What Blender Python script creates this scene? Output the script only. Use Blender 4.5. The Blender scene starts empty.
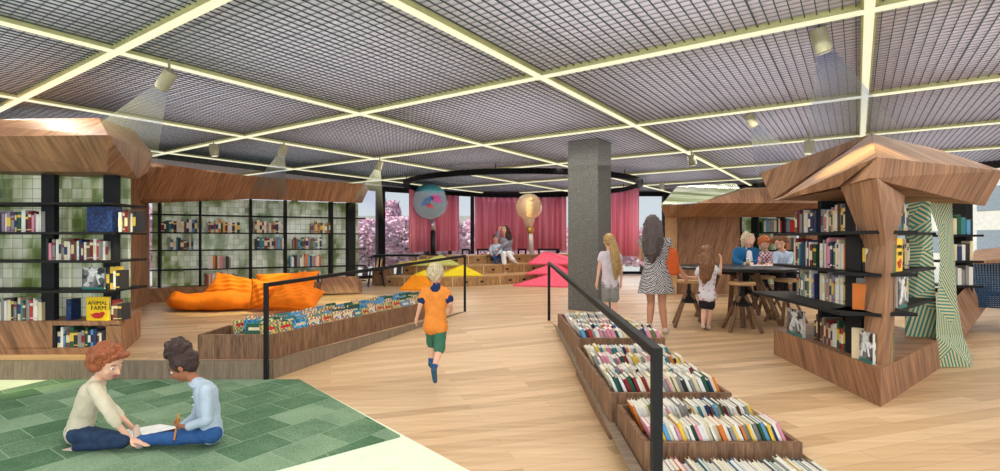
import bpy, bmesh, math, random
from mathutils import Vector, Matrix
from math import sin, cos, pi, radians, sqrt, atan2
random.seed(7)
R = random.Random(11)
SC = bpy.context.scene
COL = SC.collection
F = 522.0            # focal length in pixels of a 1000 px wide frame
HOR = 240.0          # row of the horizon
EYE = 1.3            # eye height above the upper floor (z = 0); the lower floor is z = -0.2

# ---------------------------------------------------------------- camera
cam_data = bpy.data.cameras.new('camera')
cam_data.sensor_width = 36.0
cam_data.lens = 36.0 * F / 1000.0
cam_data.shift_y = (HOR - 235.5) / 1000.0
cam_data.clip_end = 300
cam = bpy.data.objects.new('camera', cam_data)
COL.objects.link(cam)
cam.location = (0, 0, EYE)
cam.rotation_euler = (pi / 2, 0, 0)
SC.camera = cam

# ---------------------------------------------------------------- exposure
SC.view_settings.view_transform = 'Standard'
SC.view_settings.look = 'None'
SC.view_settings.gamma = 1.0
SC.view_settings.use_curve_mapping = False
SC.view_settings.exposure = 0.0
SC.cycles.use_denoising = True
SC.cycles.max_bounces = 6
SC.cycles.diffuse_bounces = 3
SC.cycles.transparent_max_bounces = 8
SC.cycles.sample_clamp_indirect = 4.0

# ---------------------------------------------------------------- sky (world)
W = bpy.data.worlds.new('sky')
SC.world = W
W.use_nodes = True
nt = W.node_tree
bg = nt.nodes['Background']
tc = nt.nodes.new('ShaderNodeTexCoord')
sep = nt.nodes.new('ShaderNodeSeparateXYZ')
rp = nt.nodes.new('ShaderNodeValToRGB')
rp.color_ramp.elements[0].position = 0.0
rp.color_ramp.elements[0].color = (0.74, 0.80, 0.84, 1)
rp.color_ramp.elements[1].position = 0.5
rp.color_ramp.elements[1].color = (0.42, 0.62, 0.85, 1)
nt.links.new(tc.outputs['Generated'], sep.inputs[0])
nt.links.new(sep.outputs['Z'], rp.inputs[0])
nt.links.new(rp.outputs[0], bg.inputs[0])
bg.inputs[1].default_value = 1.0

# building grid: D1 runs away from the camera to the right, D2 away to the left
D1 = Vector((0.5645, 0.8254, 0)); D2 = Vector((-0.8254, 0.5645, 0))
GRID_ANG = atan2(D1.y, D1.x)
CEIL = 3.10

def lamp_area(name, loc, sx, sy, rot, power, col=(1, 0.96, 0.86)):
    l = bpy.data.lights.new(name, 'AREA'); l.shape = 'RECTANGLE'; l.size = sx; l.size_y = sy
    l.energy = power; l.color = col
    o = bpy.data.objects.new(name, l); COL.objects.link(o)
    o.location = loc; o.rotation_euler = rot
    return o
# the light that the ceiling's luminous strips give, one lamp along each visible stretch
STRIP_V = [0.08 - 2.95 * k for k in range(-3, 5)]
STRIP_U = [2.04 + 2.95 * k for k in range(-1, 6)]
STRIP_POWER = 40.0
NRM = Vector((D1.y, -D1.x, 0))
for u in STRIP_U[0:6]:
    for v in (-7.5, -3.6, 0.4, 4.4):
        p = D1 * u + NRM * v
        if p.y < -2.5: continue
        lamp_area('strip_lamp', (p.x, p.y, CEIL - 0.10), 3.6, 0.07, (0, 0, GRID_ANG + pi / 2), STRIP_POWER)
# sun, daylight lamps at the windows, and an added lamp behind the camera
sun = bpy.data.lights.new('sun', 'SUN'); sun.energy = 5.0; sun.angle = radians(3); sun.color = (1, 0.95, 0.86)
so = bpy.data.objects.new('sun', sun); COL.objects.link(so)
so.rotation_euler = Vector((0.78, 0.28, -0.62)).to_track_quat('-Z', 'Y').to_euler()
DAY = (0.95, 0.97, 1.0)
def day(name, loc, aim, sx, sy, power): lamp_area(name, loc, sx, sy, Vector(aim).to_track_quat('-Z', 'Y').to_euler(), power, DAY)
day('front_fill', (0, -2.9, 1.3), (0, 1, 0.12), 20, 2.6, 420)  # added unseen lamp, brightens the ceiling and the kiosk fronts
day('window_daylight', (-8.5, 9.5, 1.4), (0.8254, -0.5645, 0.1), 5, 2.4, 60)
day('window_daylight', (2.0, 19.4, 1.6), (0, -1, 0.05), 8, 2.4, 160)
# added lamps with no fixture, facing up to brighten the ceiling slab
for u in STRIP_U[0:6]:
    for v in (-8.5, -5.8, -2.87 - 1.47 + 1.47, 0.08 - 1.47 + 1.47, 3.0):
        p = D1 * (u + 1.47) + NRM * (v - 1.47)
        if p.y < -1.5: continue
        lamp_area('ceiling_fill', (p.x, p.y, CEIL - 0.42), 2.2, 2.2, (pi, 0, GRID_ANG), 11.0 if p.y < 7 else 15.0, (0.98, 0.96, 1.0))
# ================================================================ materials
def srgb(r, g, b):
    f = lambda v: (v / 255.0) / 12.92 if v / 255.0 <= 0.04045 else ((v / 255.0 + 0.055) / 1.055) ** 2.4
    return (f(r), f(g), f(b), 1.0)
class NT:
    def __init__(s, m):
        m.use_nodes = True; s.t = m.node_tree; s.b = s.t.nodes['Principled BSDF']
    def n(s, typ, **kw):
        x = s.t.nodes.new(typ)
        for k, v in kw.items():
            if k.startswith('i_'):
                key = k[2:]
                x.inputs[int(key) if key.isdigit() else key.replace('_', ' ')].default_value = v
            else: setattr(x, k, v)
        return x
    def l(s, a, b): s.t.links.new(a, b)
    def ramp(s, fac, stops, interp='LINEAR'):
        r = s.n('ShaderNodeValToRGB'); cr = r.color_ramp; cr.interpolation = interp
        while len(cr.elements) < len(stops): cr.elements.new(0.5)
        for e, (p, c) in zip(cr.elements, stops): e.position = p; e.color = c
        s.l(fac, r.inputs[0]); return r.outputs[0]
    def coord(s, scale=(1, 1, 1), rot=(0, 0, 0), loc=(0, 0, 0), kind='Object'):
        t = s.n('ShaderNodeTexCoord'); mp = s.n('ShaderNodeMapping')
        mp.inputs['Scale'].default_value = scale; mp.inputs['Rotation'].default_value = rot; mp.inputs['Location'].default_value = loc
        s.l(t.outputs[kind], mp.inputs[0]); return mp.outputs[0]
MATS = {}
def base_mat(name, rough=0.6, metal=0.0, spec=0.3):
    m = bpy.data.materials.new(name); t = NT(m)
    t.b.inputs['Roughness'].default_value = rough; t.b.inputs['Metallic'].default_value = metal
    t.b.inputs['Specular IOR Level'].default_value = spec
    MATS[name] = m
    return m, t
def plain(name, rgb, rough=0.6, metal=0.0, var=0.10, scale=12.0, spec=0.3, bump=0.0):
    if name in MATS: return MATS[name]
    m, t = base_mat(name, rough, metal, spec)
    c = srgb(*rgb)
    n = t.n('ShaderNodeTexNoise', i_Scale=scale, i_Detail=3.0)
    t.l(t.coord(), n.inputs['Vector'])
    lo = tuple(max(0, x * (1 - var)) for x in c[:3]) + (1,); hi = tuple(min(1, x * (1 + var)) for x in c[:3]) + (1,)
    t.l(t.ramp(n.outputs[0], [(0.3, lo), (0.7, hi)]), t.b.inputs['Base Color'])
    if bump:
        bp = t.n('ShaderNodeBump', i_Strength=bump, i_Distance=0.01); t.l(n.outputs[0], bp.inputs['Height']); t.l(bp.outputs[0], t.b.inputs['Normal'])
    return m
def wood(name, dark, light, rot=(0, 0, 0), grain=(14, 14, 1.2), rough=0.55, var=0.5):
    """streaks run up the upright faces and along x on the flat ones"""
    m, t = base_mat(name, rough)
    tcn = t.n('ShaderNodeTexCoord'); sx = t.n('ShaderNodeSeparateXYZ'); t.l(tcn.outputs['Normal'], sx.inputs[0])
    ab = t.n('ShaderNodeMath', operation='ABSOLUTE'); t.l(sx.outputs[2], ab.inputs[0])
    gt = t.n('ShaderNodeMath', operation='GREATER_THAN'); t.l(ab.outputs[0], gt.inputs[0]); gt.inputs[1].default_value = 0.95
    cr = t.n('ShaderNodeVectorMath', operation='CROSS_PRODUCT'); t.l(tcn.outputs['Normal'], cr.inputs[0]); cr.inputs[1].default_value = (0, 0, 1)
    nr = t.n('ShaderNodeVectorMath', operation='NORMALIZE'); t.l(cr.outputs[0], nr.inputs[0])
    dt = t.n('ShaderNodeVectorMath', operation='DOT_PRODUCT'); t.l(tcn.outputs['Object'], dt.inputs[0]); t.l(nr.outputs[0], dt.inputs[1])
    sp = t.n('ShaderNodeSeparateXYZ'); t.l(tcn.outputs['Object'], sp.inputs[0])
    tl = t.n('ShaderNodeMath', operation='MULTIPLY_ADD'); t.l(sp.outputs[2], tl.inputs[0]); tl.inputs[1].default_value = rot[1]; t.l(dt.outputs['Value'], tl.inputs[2])
    cb = t.n('ShaderNodeCombineXYZ'); t.l(tl.outputs[0], cb.inputs[0]); t.l(sp.outputs[2], cb.inputs[2])
    def pick(k):
        av = t.n('ShaderNodeVectorMath', operation='MULTIPLY'); t.l(cb.outputs[0], av.inputs[0]); av.inputs[1].default_value = (grain[0] * k, 0, grain[2] * k); a = av.outputs[0]
        b = t.coord(scale=(grain[2] * k, grain[0] * k, grain[0] * k))
        mx = t.n('ShaderNodeMix', data_type='VECTOR'); t.l(gt.outputs[0], mx.inputs[0]); t.l(a, mx.inputs[4]); t.l(b, mx.inputs[5]); return mx.outputs[1]
    n = t.n('ShaderNodeTexNoise', i_Scale=1.0, i_Detail=6.0, i_Roughness=0.6, i_Distortion=0.25); t.l(pick(1), n.inputs['Vector'])
    n2 = t.n('ShaderNodeTexNoise', i_Scale=1.0, i_Detail=3.0); t.l(pick(4), n2.inputs['Vector'])
    mx = t.n('ShaderNodeMix', data_type='FLOAT'); mx.inputs[0].default_value = 0.45
    t.l(n.outputs[0], mx.inputs[2]); t.l(n2.outputs[0], mx.inputs[3])
    mid = tuple((a + b) / 2 for a, b in zip(srgb(*dark), srgb(*light)))
    t.l(t.ramp(mx.outputs[0], [(0.36, srgb(*dark)), (0.5, mid), (0.64, srgb(*light))]), t.b.inputs['Base Color'])
    bp = t.n('ShaderNodeBump', i_Strength=0.15, i_Distance=0.005); t.l(mx.outputs[0], bp.inputs['Height']); t.l(bp.outputs[0], t.b.inputs['Normal'])
    return m
wood('walnut', (112, 80, 58), (178, 134, 100), rot=(0, 0.25, 0), grain=(8, 8, 0.8))
wood('walnut_flat', (106, 74, 52), (174, 128, 94), rot=(0, -0.5, 0), grain=(9, 9, 0.9))
wood('walnut_bin', (88, 64, 48), (150, 114, 86), grain=(18, 18, 2))
wood('grey_oak', (112, 96, 80), (150, 132, 112), grain=(16, 16, 1.5))
wood('pale_oak', (176, 136, 92), (214, 176, 128), grain=(9, 9, 1.5))
wood('crate_wood', (132, 96, 60), (196, 154, 104), grain=(9, 9, 1.5))
def floor_mat():
    m, t = base_mat('oak_planks', 0.42)
    v = t.coord(rot=(0, 0, -radians(18)))
    br = t.n('ShaderNodeTexBrick', i_Scale=1.0, offset=0.37)
    for k, x in (('Brick Width', 1.9), ('Row Height', 0.14), ('Mortar Size', 0.0012), ('Bias', 0.0)): br.inputs[k].default_value = x
    br.inputs['Color1'].default_value = (0, 0, 0, 1); br.inputs['Color2'].default_value = (1, 1, 1, 1); br.inputs['Mortar'].default_value = (0.5, 0.5, 0.5, 1)
    t.l(v, br.inputs['Vector'])
    v2 = t.coord(scale=(1.2, 16, 10), rot=(0, 0, -radians(18)))
    n = t.n('ShaderNodeTexNoise', i_Scale=1.0, i_Detail=5.0, i_Distortion=0.6); t.l(v2, n.inputs['Vector'])
    mx = t.n('ShaderNodeMix', data_type='FLOAT'); mx.inputs[0].default_value = 0.6
    t.l(br.outputs['Color'], mx.inputs[2]); t.l(n.outputs[0], mx.inputs[3])
    col = t.ramp(mx.outputs[0], [(0.2, srgb(170, 136, 98)), (0.5, srgb(200, 166, 126)), (0.8, srgb(220, 190, 152))])
    # seams
    m2 = t.n('ShaderNodeMix', data_type='RGBA'); t.l(br.outputs['Fac'], m2.inputs[0]); t.l(col, m2.inputs[6]); m2.inputs[7].default_value = srgb(150, 118, 84)
    t.l(m2.outputs[2], t.b.inputs['Base Color'])
floor_mat()
def carpet_mat():
    m, t = base_mat('green_carpet', 0.95, spec=0.1)
    v = t.coord(rot=(0, 0, -GRID_ANG + 0.0))
    br = t.n('ShaderNodeTexBrick', i_Scale=1.0, offset=0.5)
    for k, x in (('Brick Width', 0.42), ('Row Height', 0.34), ('Mortar Size', 0.004), ('Bias', 0.0)): br.inputs[k].default_value = x
    br.inputs['Color1'].default_value = (0, 0, 0, 1); br.inputs['Color2'].default_value = (1, 1, 1, 1); br.inputs['Mortar'].default_value = (1.3, 1.3, 1.3, 1)
    t.l(v, br.inputs['Vector'])
    n = t.n('ShaderNodeTexNoise', i_Scale=90.0, i_Detail=2.0); t.l(t.coord(), n.inputs['Vector'])
    n3 = t.n('ShaderNodeTexNoise', i_Scale=3.0, i_Detail=3.0); t.l(t.coord(), n3.inputs['Vector'])
    a = t.n('ShaderNodeMath', operation='MULTIPLY_ADD'); t.l(n.outputs[0], a.inputs[0]); a.inputs[1].default_value = 0.7; a.inputs[2].default_value = -0.22
    b = t.n('ShaderNodeMath', operation='MULTIPLY_ADD'); t.l(br.outputs['Color'], b.inputs[0]); b.inputs[1].default_value = 0.44; t.l(a.outputs[0], b.inputs[2])
    c = t.n('ShaderNodeMath', operation='MULTIPLY_ADD'); t.l(n3.outputs[0], c.inputs[0]); c.inputs[1].default_value = 0.5; t.l(b.outputs[0], c.inputs[2])
    t.l(t.ramp(c.outputs[0], [(0.1, srgb(50, 82, 58)), (0.45, srgb(80, 112, 84)), (0.9, srgb(138, 162, 134))]), t.b.inputs['Base Color'])
    bp = t.n('ShaderNodeBump', i_Strength=0.4, i_Distance=0.004); t.l(n.outputs[0], bp.inputs['Height']); t.l(bp.outputs[0], t.b.inputs['Normal'])
carpet_mat()
def glass_block_mat():
    # greenish cast glass blocks, planting blurred in their colour; weak emission imitates backlight
    m, t = base_mat('green_glass_blocks', 0.18, spec=0.5)
    v = t.coord()
    sx = t.n('ShaderNodeSeparateXYZ'); t.l(v, sx.inputs[0])
    cb = t.n('ShaderNodeCombineXYZ'); ad = t.n('ShaderNodeMath', operation='ADD'); t.l(sx.outputs[0], ad.inputs[0]); t.l(sx.outputs[1], ad.inputs[1])
    t.l(ad.outputs[0], cb.inputs[0]); t.l(sx.outputs[2], cb.inputs[1])
    br = t.n('ShaderNodeTexBrick', i_Scale=1.0, offset=0.0)
    for k, x in (('Brick Width', 0.12), ('Row Height', 0.12), ('Mortar Size', 0.003), ('Bias', 0.0)): br.inputs[k].default_value = x
    br.inputs['Color1'].default_value = (0, 0, 0, 1); br.inputs['Color2'].default_value = (1, 1, 1, 1); br.inputs['Mortar'].default_value = (0.2, 0.2, 0.2, 1)
    t.l(cb.outputs[0], br.inputs['Vector'])
    v2 = t.n('ShaderNodeMapping'); v2.inputs['Scale'].default_value = (2.8, 1.0, 1); t.l(cb.outputs[0], v2.inputs[0])
    n = t.n('ShaderNodeTexNoise', i_Scale=1.0, i_Detail=3.0); t.l(v2.outputs[0], n.inputs['Vector'])
    mx = t.n('ShaderNodeMix', data_type='FLOAT'); mx.inputs[0].default_value = 0.90
    t.l(br.outputs['Color'], mx.inputs[2]); t.l(n.outputs[0], mx.inputs[3])
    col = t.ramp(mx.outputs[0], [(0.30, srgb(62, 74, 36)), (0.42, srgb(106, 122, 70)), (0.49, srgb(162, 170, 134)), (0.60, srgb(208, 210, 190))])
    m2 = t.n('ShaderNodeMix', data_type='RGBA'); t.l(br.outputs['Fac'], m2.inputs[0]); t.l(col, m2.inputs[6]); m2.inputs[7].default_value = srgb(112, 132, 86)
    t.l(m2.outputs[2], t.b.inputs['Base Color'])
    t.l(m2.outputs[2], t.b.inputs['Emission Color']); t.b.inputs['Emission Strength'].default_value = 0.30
glass_block_mat()
def illus_mat(name, cols, scale):
    m, t = base_mat(name, 0.4)
    v = t.n('ShaderNodeTexVoronoi', i_Scale=scale); t.l(t.coord(), v.inputs['Vector'])
    s = t.n('ShaderNodeSeparateColor'); t.l(v.outputs['Color'], s.inputs[0])
    t.l(t.ramp(s.outputs[0], [(i / len(cols), srgb(*c)) for i, c in enumerate(cols)], 'CONSTANT'), t.b.inputs['Base Color'])
illus_mat('cover_garden', [(232, 206, 80), (88, 150, 70), (236, 220, 140), (60, 120, 170), (200, 80, 60)], 16)
illus_mat('cover_sea', [(40, 120, 180), (60, 150, 200), (130, 200, 220), (30, 90, 150)], 12)
illus_mat('cover_photo', [(50, 50, 52), (120, 120, 122), (200, 200, 198), (90, 90, 92), (230, 230, 228)], 18)
illus_mat('cover_party', [(240, 236, 220), (214, 60, 70), (250, 210, 60), (80, 170, 90), (70, 80, 190)], 16)
illus_mat('blue_lattice', [(20, 40, 84), (30, 60, 118), (16, 30, 66)], 60)
plain('black_metal', (20, 20, 22), 0.6, 0.0, spec=0.25)
plain('black_board', (30, 31, 34), 0.7, spec=0.2)
plain('ring_black', (8, 8, 9), 0.8, spec=0.1)
plain('black_top', (34, 36, 40), 0.3)
plain('concrete_dark', (104, 104, 100), 0.9, var=0.45, scale=60, bump=0.3)
plain('concrete_pale', (196, 192, 182), 0.9, var=0.1, scale=4)
plain('pale_floor', (222, 232, 208), 0.7, var=0.07, scale=5)
plain('cream_tile', (196, 196, 150), 0.7, var=0.07, scale=5)
plain('ceiling_lavender', (214, 212, 222), 0.9, var=0.03, scale=3)
plain('wire_dark', (52, 68, 68), 0.6)
plain('wire_grey', (150, 146, 156), 0.6)
plain('strip_housing', (170, 168, 120), 0.5)
plain('pages', (214, 210, 198), 0.8)
plain('bean_orange', (240, 126, 12), 0.8, var=0.10, scale=5, bump=0.6)
plain('mat_yellow', (240, 214, 40), 0.8); plain('mat_pale_yellow', (206, 206, 122), 0.8); plain('mat_orange', (250, 150, 20), 0.8); plain('mat_pink', (240, 96, 122), 0.8)
plain('steel', (190, 190, 194), 0.25, 0.9)
plain('spot_body', (140, 136, 112), 0.5)
plain('bark', (84, 62, 58), 0.9)
plain('white_paper', (240, 240, 238), 0.8)
def emis(name, rgb, s):
    m, t = base_mat(name, 0.5); c = srgb(*rgb)
    n = t.n('ShaderNodeTexNoise', i_Scale=2.0); t.l(t.coord(), n.inputs['Vector'])
    t.l(t.ramp(n.outputs[0], [(0.3, tuple(x * 0.97 for x in c[:3]) + (1,)), (0.7, c)]), t.b.inputs['Emission Color'])
    t.b.inputs['Base Color'].default_value = (c[0] * .08, c[1] * .08, c[2] * .06, 1); t.b.inputs['Emission Strength'].default_value = s
    return m
emis('strip_glow', (247, 245, 208), 1.0)
emis('filament', (255, 214, 120), 2.0)
def curtain_mat():
    m, t = base_mat('pink_curtain', 0.8, spec=0.1)
    v = t.coord(scale=(9, 9, 0.25)); n = t.n('ShaderNodeTexNoise', i_Scale=1.0, i_Detail=4.0); t.l(v, n.inputs['Vector'])
    t.l(t.ramp(n.outputs[0], [(0.3, srgb(206, 92, 118)), (0.7, srgb(246, 164, 186))]), t.b.inputs['Base Color'])
curtain_mat()
def blossom_mat():
    m, t = base_mat('blossom', 0.8, spec=0.1)
    n = t.n('ShaderNodeTexNoise', i_Scale=3.0, i_Detail=6.0); t.l(t.coord(), n.inputs['Vector'])
    t.l(t.ramp(n.outputs[0], [(0.35, srgb(232, 172, 192)), (0.5, srgb(250, 212, 226)), (0.65, srgb(255, 240, 244))]), t.b.inputs['Base Color'])
blossom_mat()
def stripe_mat():
    m, t = base_mat('teal_stripes', 0.6)
    v = t.coord(); vo = t.n('ShaderNodeTexVoronoi', i_Scale=2.6); t.l(v, vo.inputs['Vector'])
    s = t.n('ShaderNodeSeparateColor'); t.l(vo.outputs['Color'], s.inputs[0])
    sx = t.n('ShaderNodeSeparateXYZ'); t.l(v, sx.inputs[0])
    # stripe direction changes from patch to patch
    a = t.n('ShaderNodeMath', operation='MULTIPLY'); t.l(s.outputs[0], a.inputs[0]); a.inputs[1].default_value = 3.1
    sn = t.n('ShaderNodeMath', operation='SINE'); cs = t.n('ShaderNodeMath', operation='COSINE'); t.l(a.outputs[0], sn.inputs[0]); t.l(a.outputs[0], cs.inputs[0])
    p = t.n('ShaderNodeMath', operation='MULTIPLY'); q = t.n('ShaderNodeMath', operation='MULTIPLY')
    t.l(sx.outputs[0], p.inputs[0]); t.l(sn.outputs[0], p.inputs[1]); t.l(sx.outputs[2], q.inputs[0]); t.l(cs.outputs[0], q.inputs[1])
    r = t.n('ShaderNodeMath', operation='ADD'); t.l(p.outputs[0], r.inputs[0]); t.l(q.outputs[0], r.inputs[1])
    f = t.n('ShaderNodeMath', operation='MULTIPLY'); t.l(r.outputs[0], f.inputs[0]); f.inputs[1].default_value = 30.0
    g = t.n('ShaderNodeMath', operation='FRACT'); t.l(f.outputs[0], g.inputs[0])
    t.l(t.ramp(g.outputs[0], [(0, srgb(48, 132, 124)), (0.5, srgb(206, 196, 150))], 'CONSTANT'), t.b.inputs['Base Color'])
stripe_mat()
def clear_mat(name, rgb, alpha, rough=0.05, em=0.0):
    m, t = base_mat(name, rough, spec=0.6); c = srgb(*rgb)
    n = t.n('ShaderNodeTexNoise', i_Scale=4.0, i_Detail=2.0); t.l(t.coord(), n.inputs['Vector'])
    t.l(t.ramp(n.outputs[0], [(0.35, tuple(x * 0.85 for x in c[:3]) + (1,)), (0.65, c)]), t.b.inputs['Base Color'])
    t.b.inputs['Alpha'].default_value = alpha
    return m
clear_mat('pane_glass', (214, 230, 236), 0.06); clear_mat('globe_teal', (120, 190, 196), 0.30); clear_mat('globe_amber', (236, 214, 170), 0.45)
clear_mat('white_glass', (226, 224, 220), 0.75)

# ================================================================ mesh building
class MB:
    def __init__(s): s.v = []; s.f = []; s.m = []; s.mi = 0
    def add(s, vs, fs):
        o = len(s.v); s.v += [Vector(p) for p in vs]
        for f in fs: s.f.append([i + o for i in f]); s.m.append(s.mi)
        return s
    def box(s, c, d, rz=0.0, M=None):
        vs = []
        for x, y, z in ((-1,-1,-1),(1,-1,-1),(1,1,-1),(-1,1,-1),(-1,-1,1),(1,-1,1),(1,1,1),(-1,1,1)):
            p = Vector((x * d[0] / 2, y * d[1] / 2, z * d[2] / 2))
            if rz: p = Matrix.Rotation(rz, 3, 'Z') @ p
            if M: p = M @ p
            vs.append(p + Vector(c))
        return s.add(vs, [(0,3,2,1),(4,5,6,7),(0,1,5,4),(1,2,6,5),(2,3,7,6),(3,0,4,7)])
    def bar(s, a, b, w, h):
        a = Vector(a); b = Vector(b); d = b - a; L = d.length
        if L < 1e-6: return s
        q = d.to_track_quat('Y', 'Z').to_matrix()
        return s.box((a + b) / 2, (w, L, h), M=q)
    def prism(s, poly, z0, z1):
        n = len(poly)
        area = sum(poly[i][0] * poly[(i+1) % n][1] - poly[(i+1) % n][0] * poly[i][1] for i in range(n))
        if area < 0: poly = list(reversed(poly))
        vs = [(p[0], p[1], z0) for p in poly] + [(p[0], p[1], z1) for p in poly]
        return s.add(vs, [tuple(range(n - 1, -1, -1)), tuple(range(n, 2 * n))] + [(i, (i+1) % n, n + (i+1) % n, n + i) for i in range(n)])
    def hull(s, pts):
        bm = bmesh.new()
        for p in pts: bm.verts.new(p)
        bmesh.ops.convex_hull(bm, input=bm.verts)
        for v in [v for v in bm.verts if not v.link_faces]: bm.verts.remove(v)
        bmesh.ops.dissolve_limit(bm, angle_limit=0.01, verts=bm.verts, edges=bm.edges)
        bmesh.ops.recalc_face_normals(bm, faces=bm.faces)
        bm.verts.index_update()
        s.add([v.co.copy() for v in bm.verts], [[v.index for v in f.verts] for f in bm.faces]); bm.free()
        return s
    def tube(s, pts, r, seg=10, cap=True):
        pts = [Vector(p) for p in pts]; rs = r if isinstance(r, (list, tuple)) else [r] * len(pts)
        rings = []; ref = None
        for i, p in enumerate(pts):
            d = (pts[min(i+1, len(pts)-1)] - pts[max(i-1, 0)]).normalized()
            if ref is None: ref = Vector((0, 0, 1)) if abs(d.z) < 0.9 else Vector((1, 0, 0))
            a = d.cross(ref).normalized(); b = d.cross(a).normalized(); ref = -b if False else ref
            rings.append([p + (a * cos(2*pi*k/seg) + b * sin(2*pi*k/seg)) * rs[i] for k in range(seg)])
        vs = [q for rg in rings for q in rg]; fs = []
        for i in range(len(pts) - 1):
            for k in range(seg):
                fs.append((i*seg+k, (i+1)*seg+k, (i+1)*seg+(k+1) % seg, i*seg+(k+1) % seg))
        if cap: fs += [tuple(range(seg)), tuple(range(len(vs)-1, len(vs)-1-seg, -1))]
        return s.add(vs, fs)
    def lathe(s, prof, c=(0, 0, 0), seg=24, sx=1.0, sy=1.0):
        vs = []; fs = []
        for r, z in prof:
            for k in range(seg): vs.append((c[0] + r * sx * cos(2*pi*k/seg), c[1] + r * sy * sin(2*pi*k/seg), c[2] + z))
        n = len(prof)
        for i in range(n - 1):
            for k in range(seg): fs.append((i*seg+k, i*seg+(k+1) % seg, (i+1)*seg+(k+1) % seg, (i+1)*seg+k))
        fs += [tuple(range(seg-1, -1, -1)), tuple((n-1)*seg+k for k in range(seg))]
        return s.add(vs, fs)
    def ball(s, c, r, seg=16, rings=10, M=None):
        r = Vector(r) if hasattr(r, '__len__') else Vector((r, r, r))
        vs = []; fs = []; c = Vector(c)
        for i in range(1, rings):
            th = pi * i / rings
            for k in range(seg):
                p = Vector((sin(th) * cos(2*pi*k/seg) * r.x, sin(th) * sin(2*pi*k/seg) * r.y, cos(th) * r.z))
                vs.append((M @ p if M else p) + c)
        for z in (r.z, -r.z):
            p = Vector((0, 0, z)); vs.append((M @ p if M else p) + c)
        t = len(vs) - 2; b = t + 1
        for i in range(rings - 2):
            for k in range(seg): fs.append((i*seg+k, (i+1)*seg+k, (i+1)*seg+(k+1) % seg, i*seg+(k+1) % seg))
        for k in range(seg):
            fs.append((t, k, (k+1) % seg)); o = (rings-2)*seg; fs.append((b, o+(k+1) % seg, o+k))
        return s.add(vs, fs)
    def capsule(s, a, b, ra, rb, seg=14):
        a = Vector(a); b = Vector(b); d = b - a; L = d.length
        if L < 1e-5: return s.ball(a, max(ra, rb), seg)
        w = d.normalized(); ref = Vector((0, 0, 1)) if abs(w.z) < 0.9 else Vector((1, 0, 0))
        x = w.cross(ref).normalized(); y = w.cross(x).normalized()
        prof = [(-ra * cos(t), ra * sin(t)) for t in (0.25, 0.6, 1.05, 1.5)] + [(L + rb * cos(t), rb * sin(t)) for t in (1.5, 1.05, 0.6, 0.25)]
        vs = [a + w * h + (x * cos(2*pi*k/seg) + y * sin(2*pi*k/seg)) * r for h, r in prof for k in range(seg)]; fs = []
        n = len(prof)
        for i in range(n - 1):
            for k in range(seg): fs.append((i*seg+k, (i+1)*seg+k, (i+1)*seg+(k+1) % seg, i*seg+(k+1) % seg))
        fs += [tuple(range(seg)), tuple((n-1)*seg + k for k in range(seg-1, -1, -1))]
        return s.add(vs, fs)
    def loft(s, rings, seg=24):
        """rings: (centre, rx, ry) ellipses stacked"""
        vs = []; fs = []
        for c, rx, ry in rings:
            for k in range(seg): vs.append((c[0] + rx * cos(2*pi*k/seg), c[1] + ry * sin(2*pi*k/seg), c[2]))
        n = len(rings)
        up = rings[-1][0][2] > rings[0][0][2]
        for i in range(n - 1):
            for k in range(seg):
                f = (i*seg+k, i*seg+(k+1) % seg, (i+1)*seg+(k+1) % seg, (i+1)*seg+k); fs.append(f if up else f[::-1])
        a = tuple(range(seg-1, -1, -1)); b = tuple((n-1)*seg+k for k in range(seg))
        fs += [a, b] if up else [a[::-1], b[::-1]]
        return s.add(vs, fs)
    def mesh(s, name, mats, smooth=False):
        me = bpy.data.meshes.new(name)
        me.from_pydata([tuple(v) for v in s.v], [], s.f)
        for m in ([mats] if isinstance(mats, str) else mats): me.materials.append(MATS[m])
        me.polygons.foreach_set('material_index', s.m)
        if smooth: me.polygons.foreach_set('use_smooth', [True] * len(me.polygons))
        me.update()
        return me
    def build(s, name, mats, parent=None, smooth=False, off=None):
        if off is not None:
            for v in s.v: v -= Vector(off)
        o = bpy.data.objects.new(name, s.mesh(name, mats, smooth)); COL.objects.link(o)
        if parent: o.parent = parent
        return o
def tag(o, label=None, cat=None, group=None, kind=None):
    if label and len(label.replace('-', '').split()) > 15: print('LONG', len(label.split()), label)
    if label: o['label'] = label
    if cat: o['category'] = cat
    if group: o['group'] = group
    if kind: o['kind'] = kind
    return o
def empty(name, loc=(0, 0, 0), rz=0.0):
    o = bpy.data.objects.new(name, None); COL.objects.link(o); o.location = loc; o.rotation_euler = (0, 0, rz); o.empty_display_size = 0.2
    return o
def thing(name, label, cat, loc=(0, 0, 0), rz=0.0, group=None):
    return tag(empty(name, loc, rz), label, cat, group)
def struct(name, mb, mats, smooth=False, label=None):
    o = mb.build(name, mats, None, smooth); o['kind'] = 'structure'
    if label: o['label'] = label
    return o
def copy_tree(o, parent=None):
    c = o.copy(); COL.objects.link(c); c.parent = parent
    for ch in o.children: copy_tree(ch, c)
    return c
def P(px, py, Y):   # a point of the place at depth Y seen at (px, py)
    return Vector(((px - 500.0) / F * Y, Y, EYE - (py - HOR) / F * Y))
def X(px, Y): return (px - 500.0) / F * Y
def Z(py, Y): return EYE - (py - HOR) / F * Y
ONES = 'first second third fourth fifth sixth seventh eighth ninth tenth eleventh twelfth thirteenth fourteenth fifteenth sixteenth seventeenth eighteenth nineteenth'.split()
TENS = ['', '', 'twenty', 'thirty', 'forty', 'fifty', 'sixty', 'seventy', 'eighty']
TENTH = ['', '', 'twentieth', 'thirtieth', 'fortieth', 'fiftieth', 'sixtieth', 'seventieth', 'eightieth']
def ordinal(n):
    if n < 20: return ONES[n - 1]
    return TENTH[n // 10] if n % 10 == 0 else TENS[n // 10] + '-' + ONES[n % 10 - 1]
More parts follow.
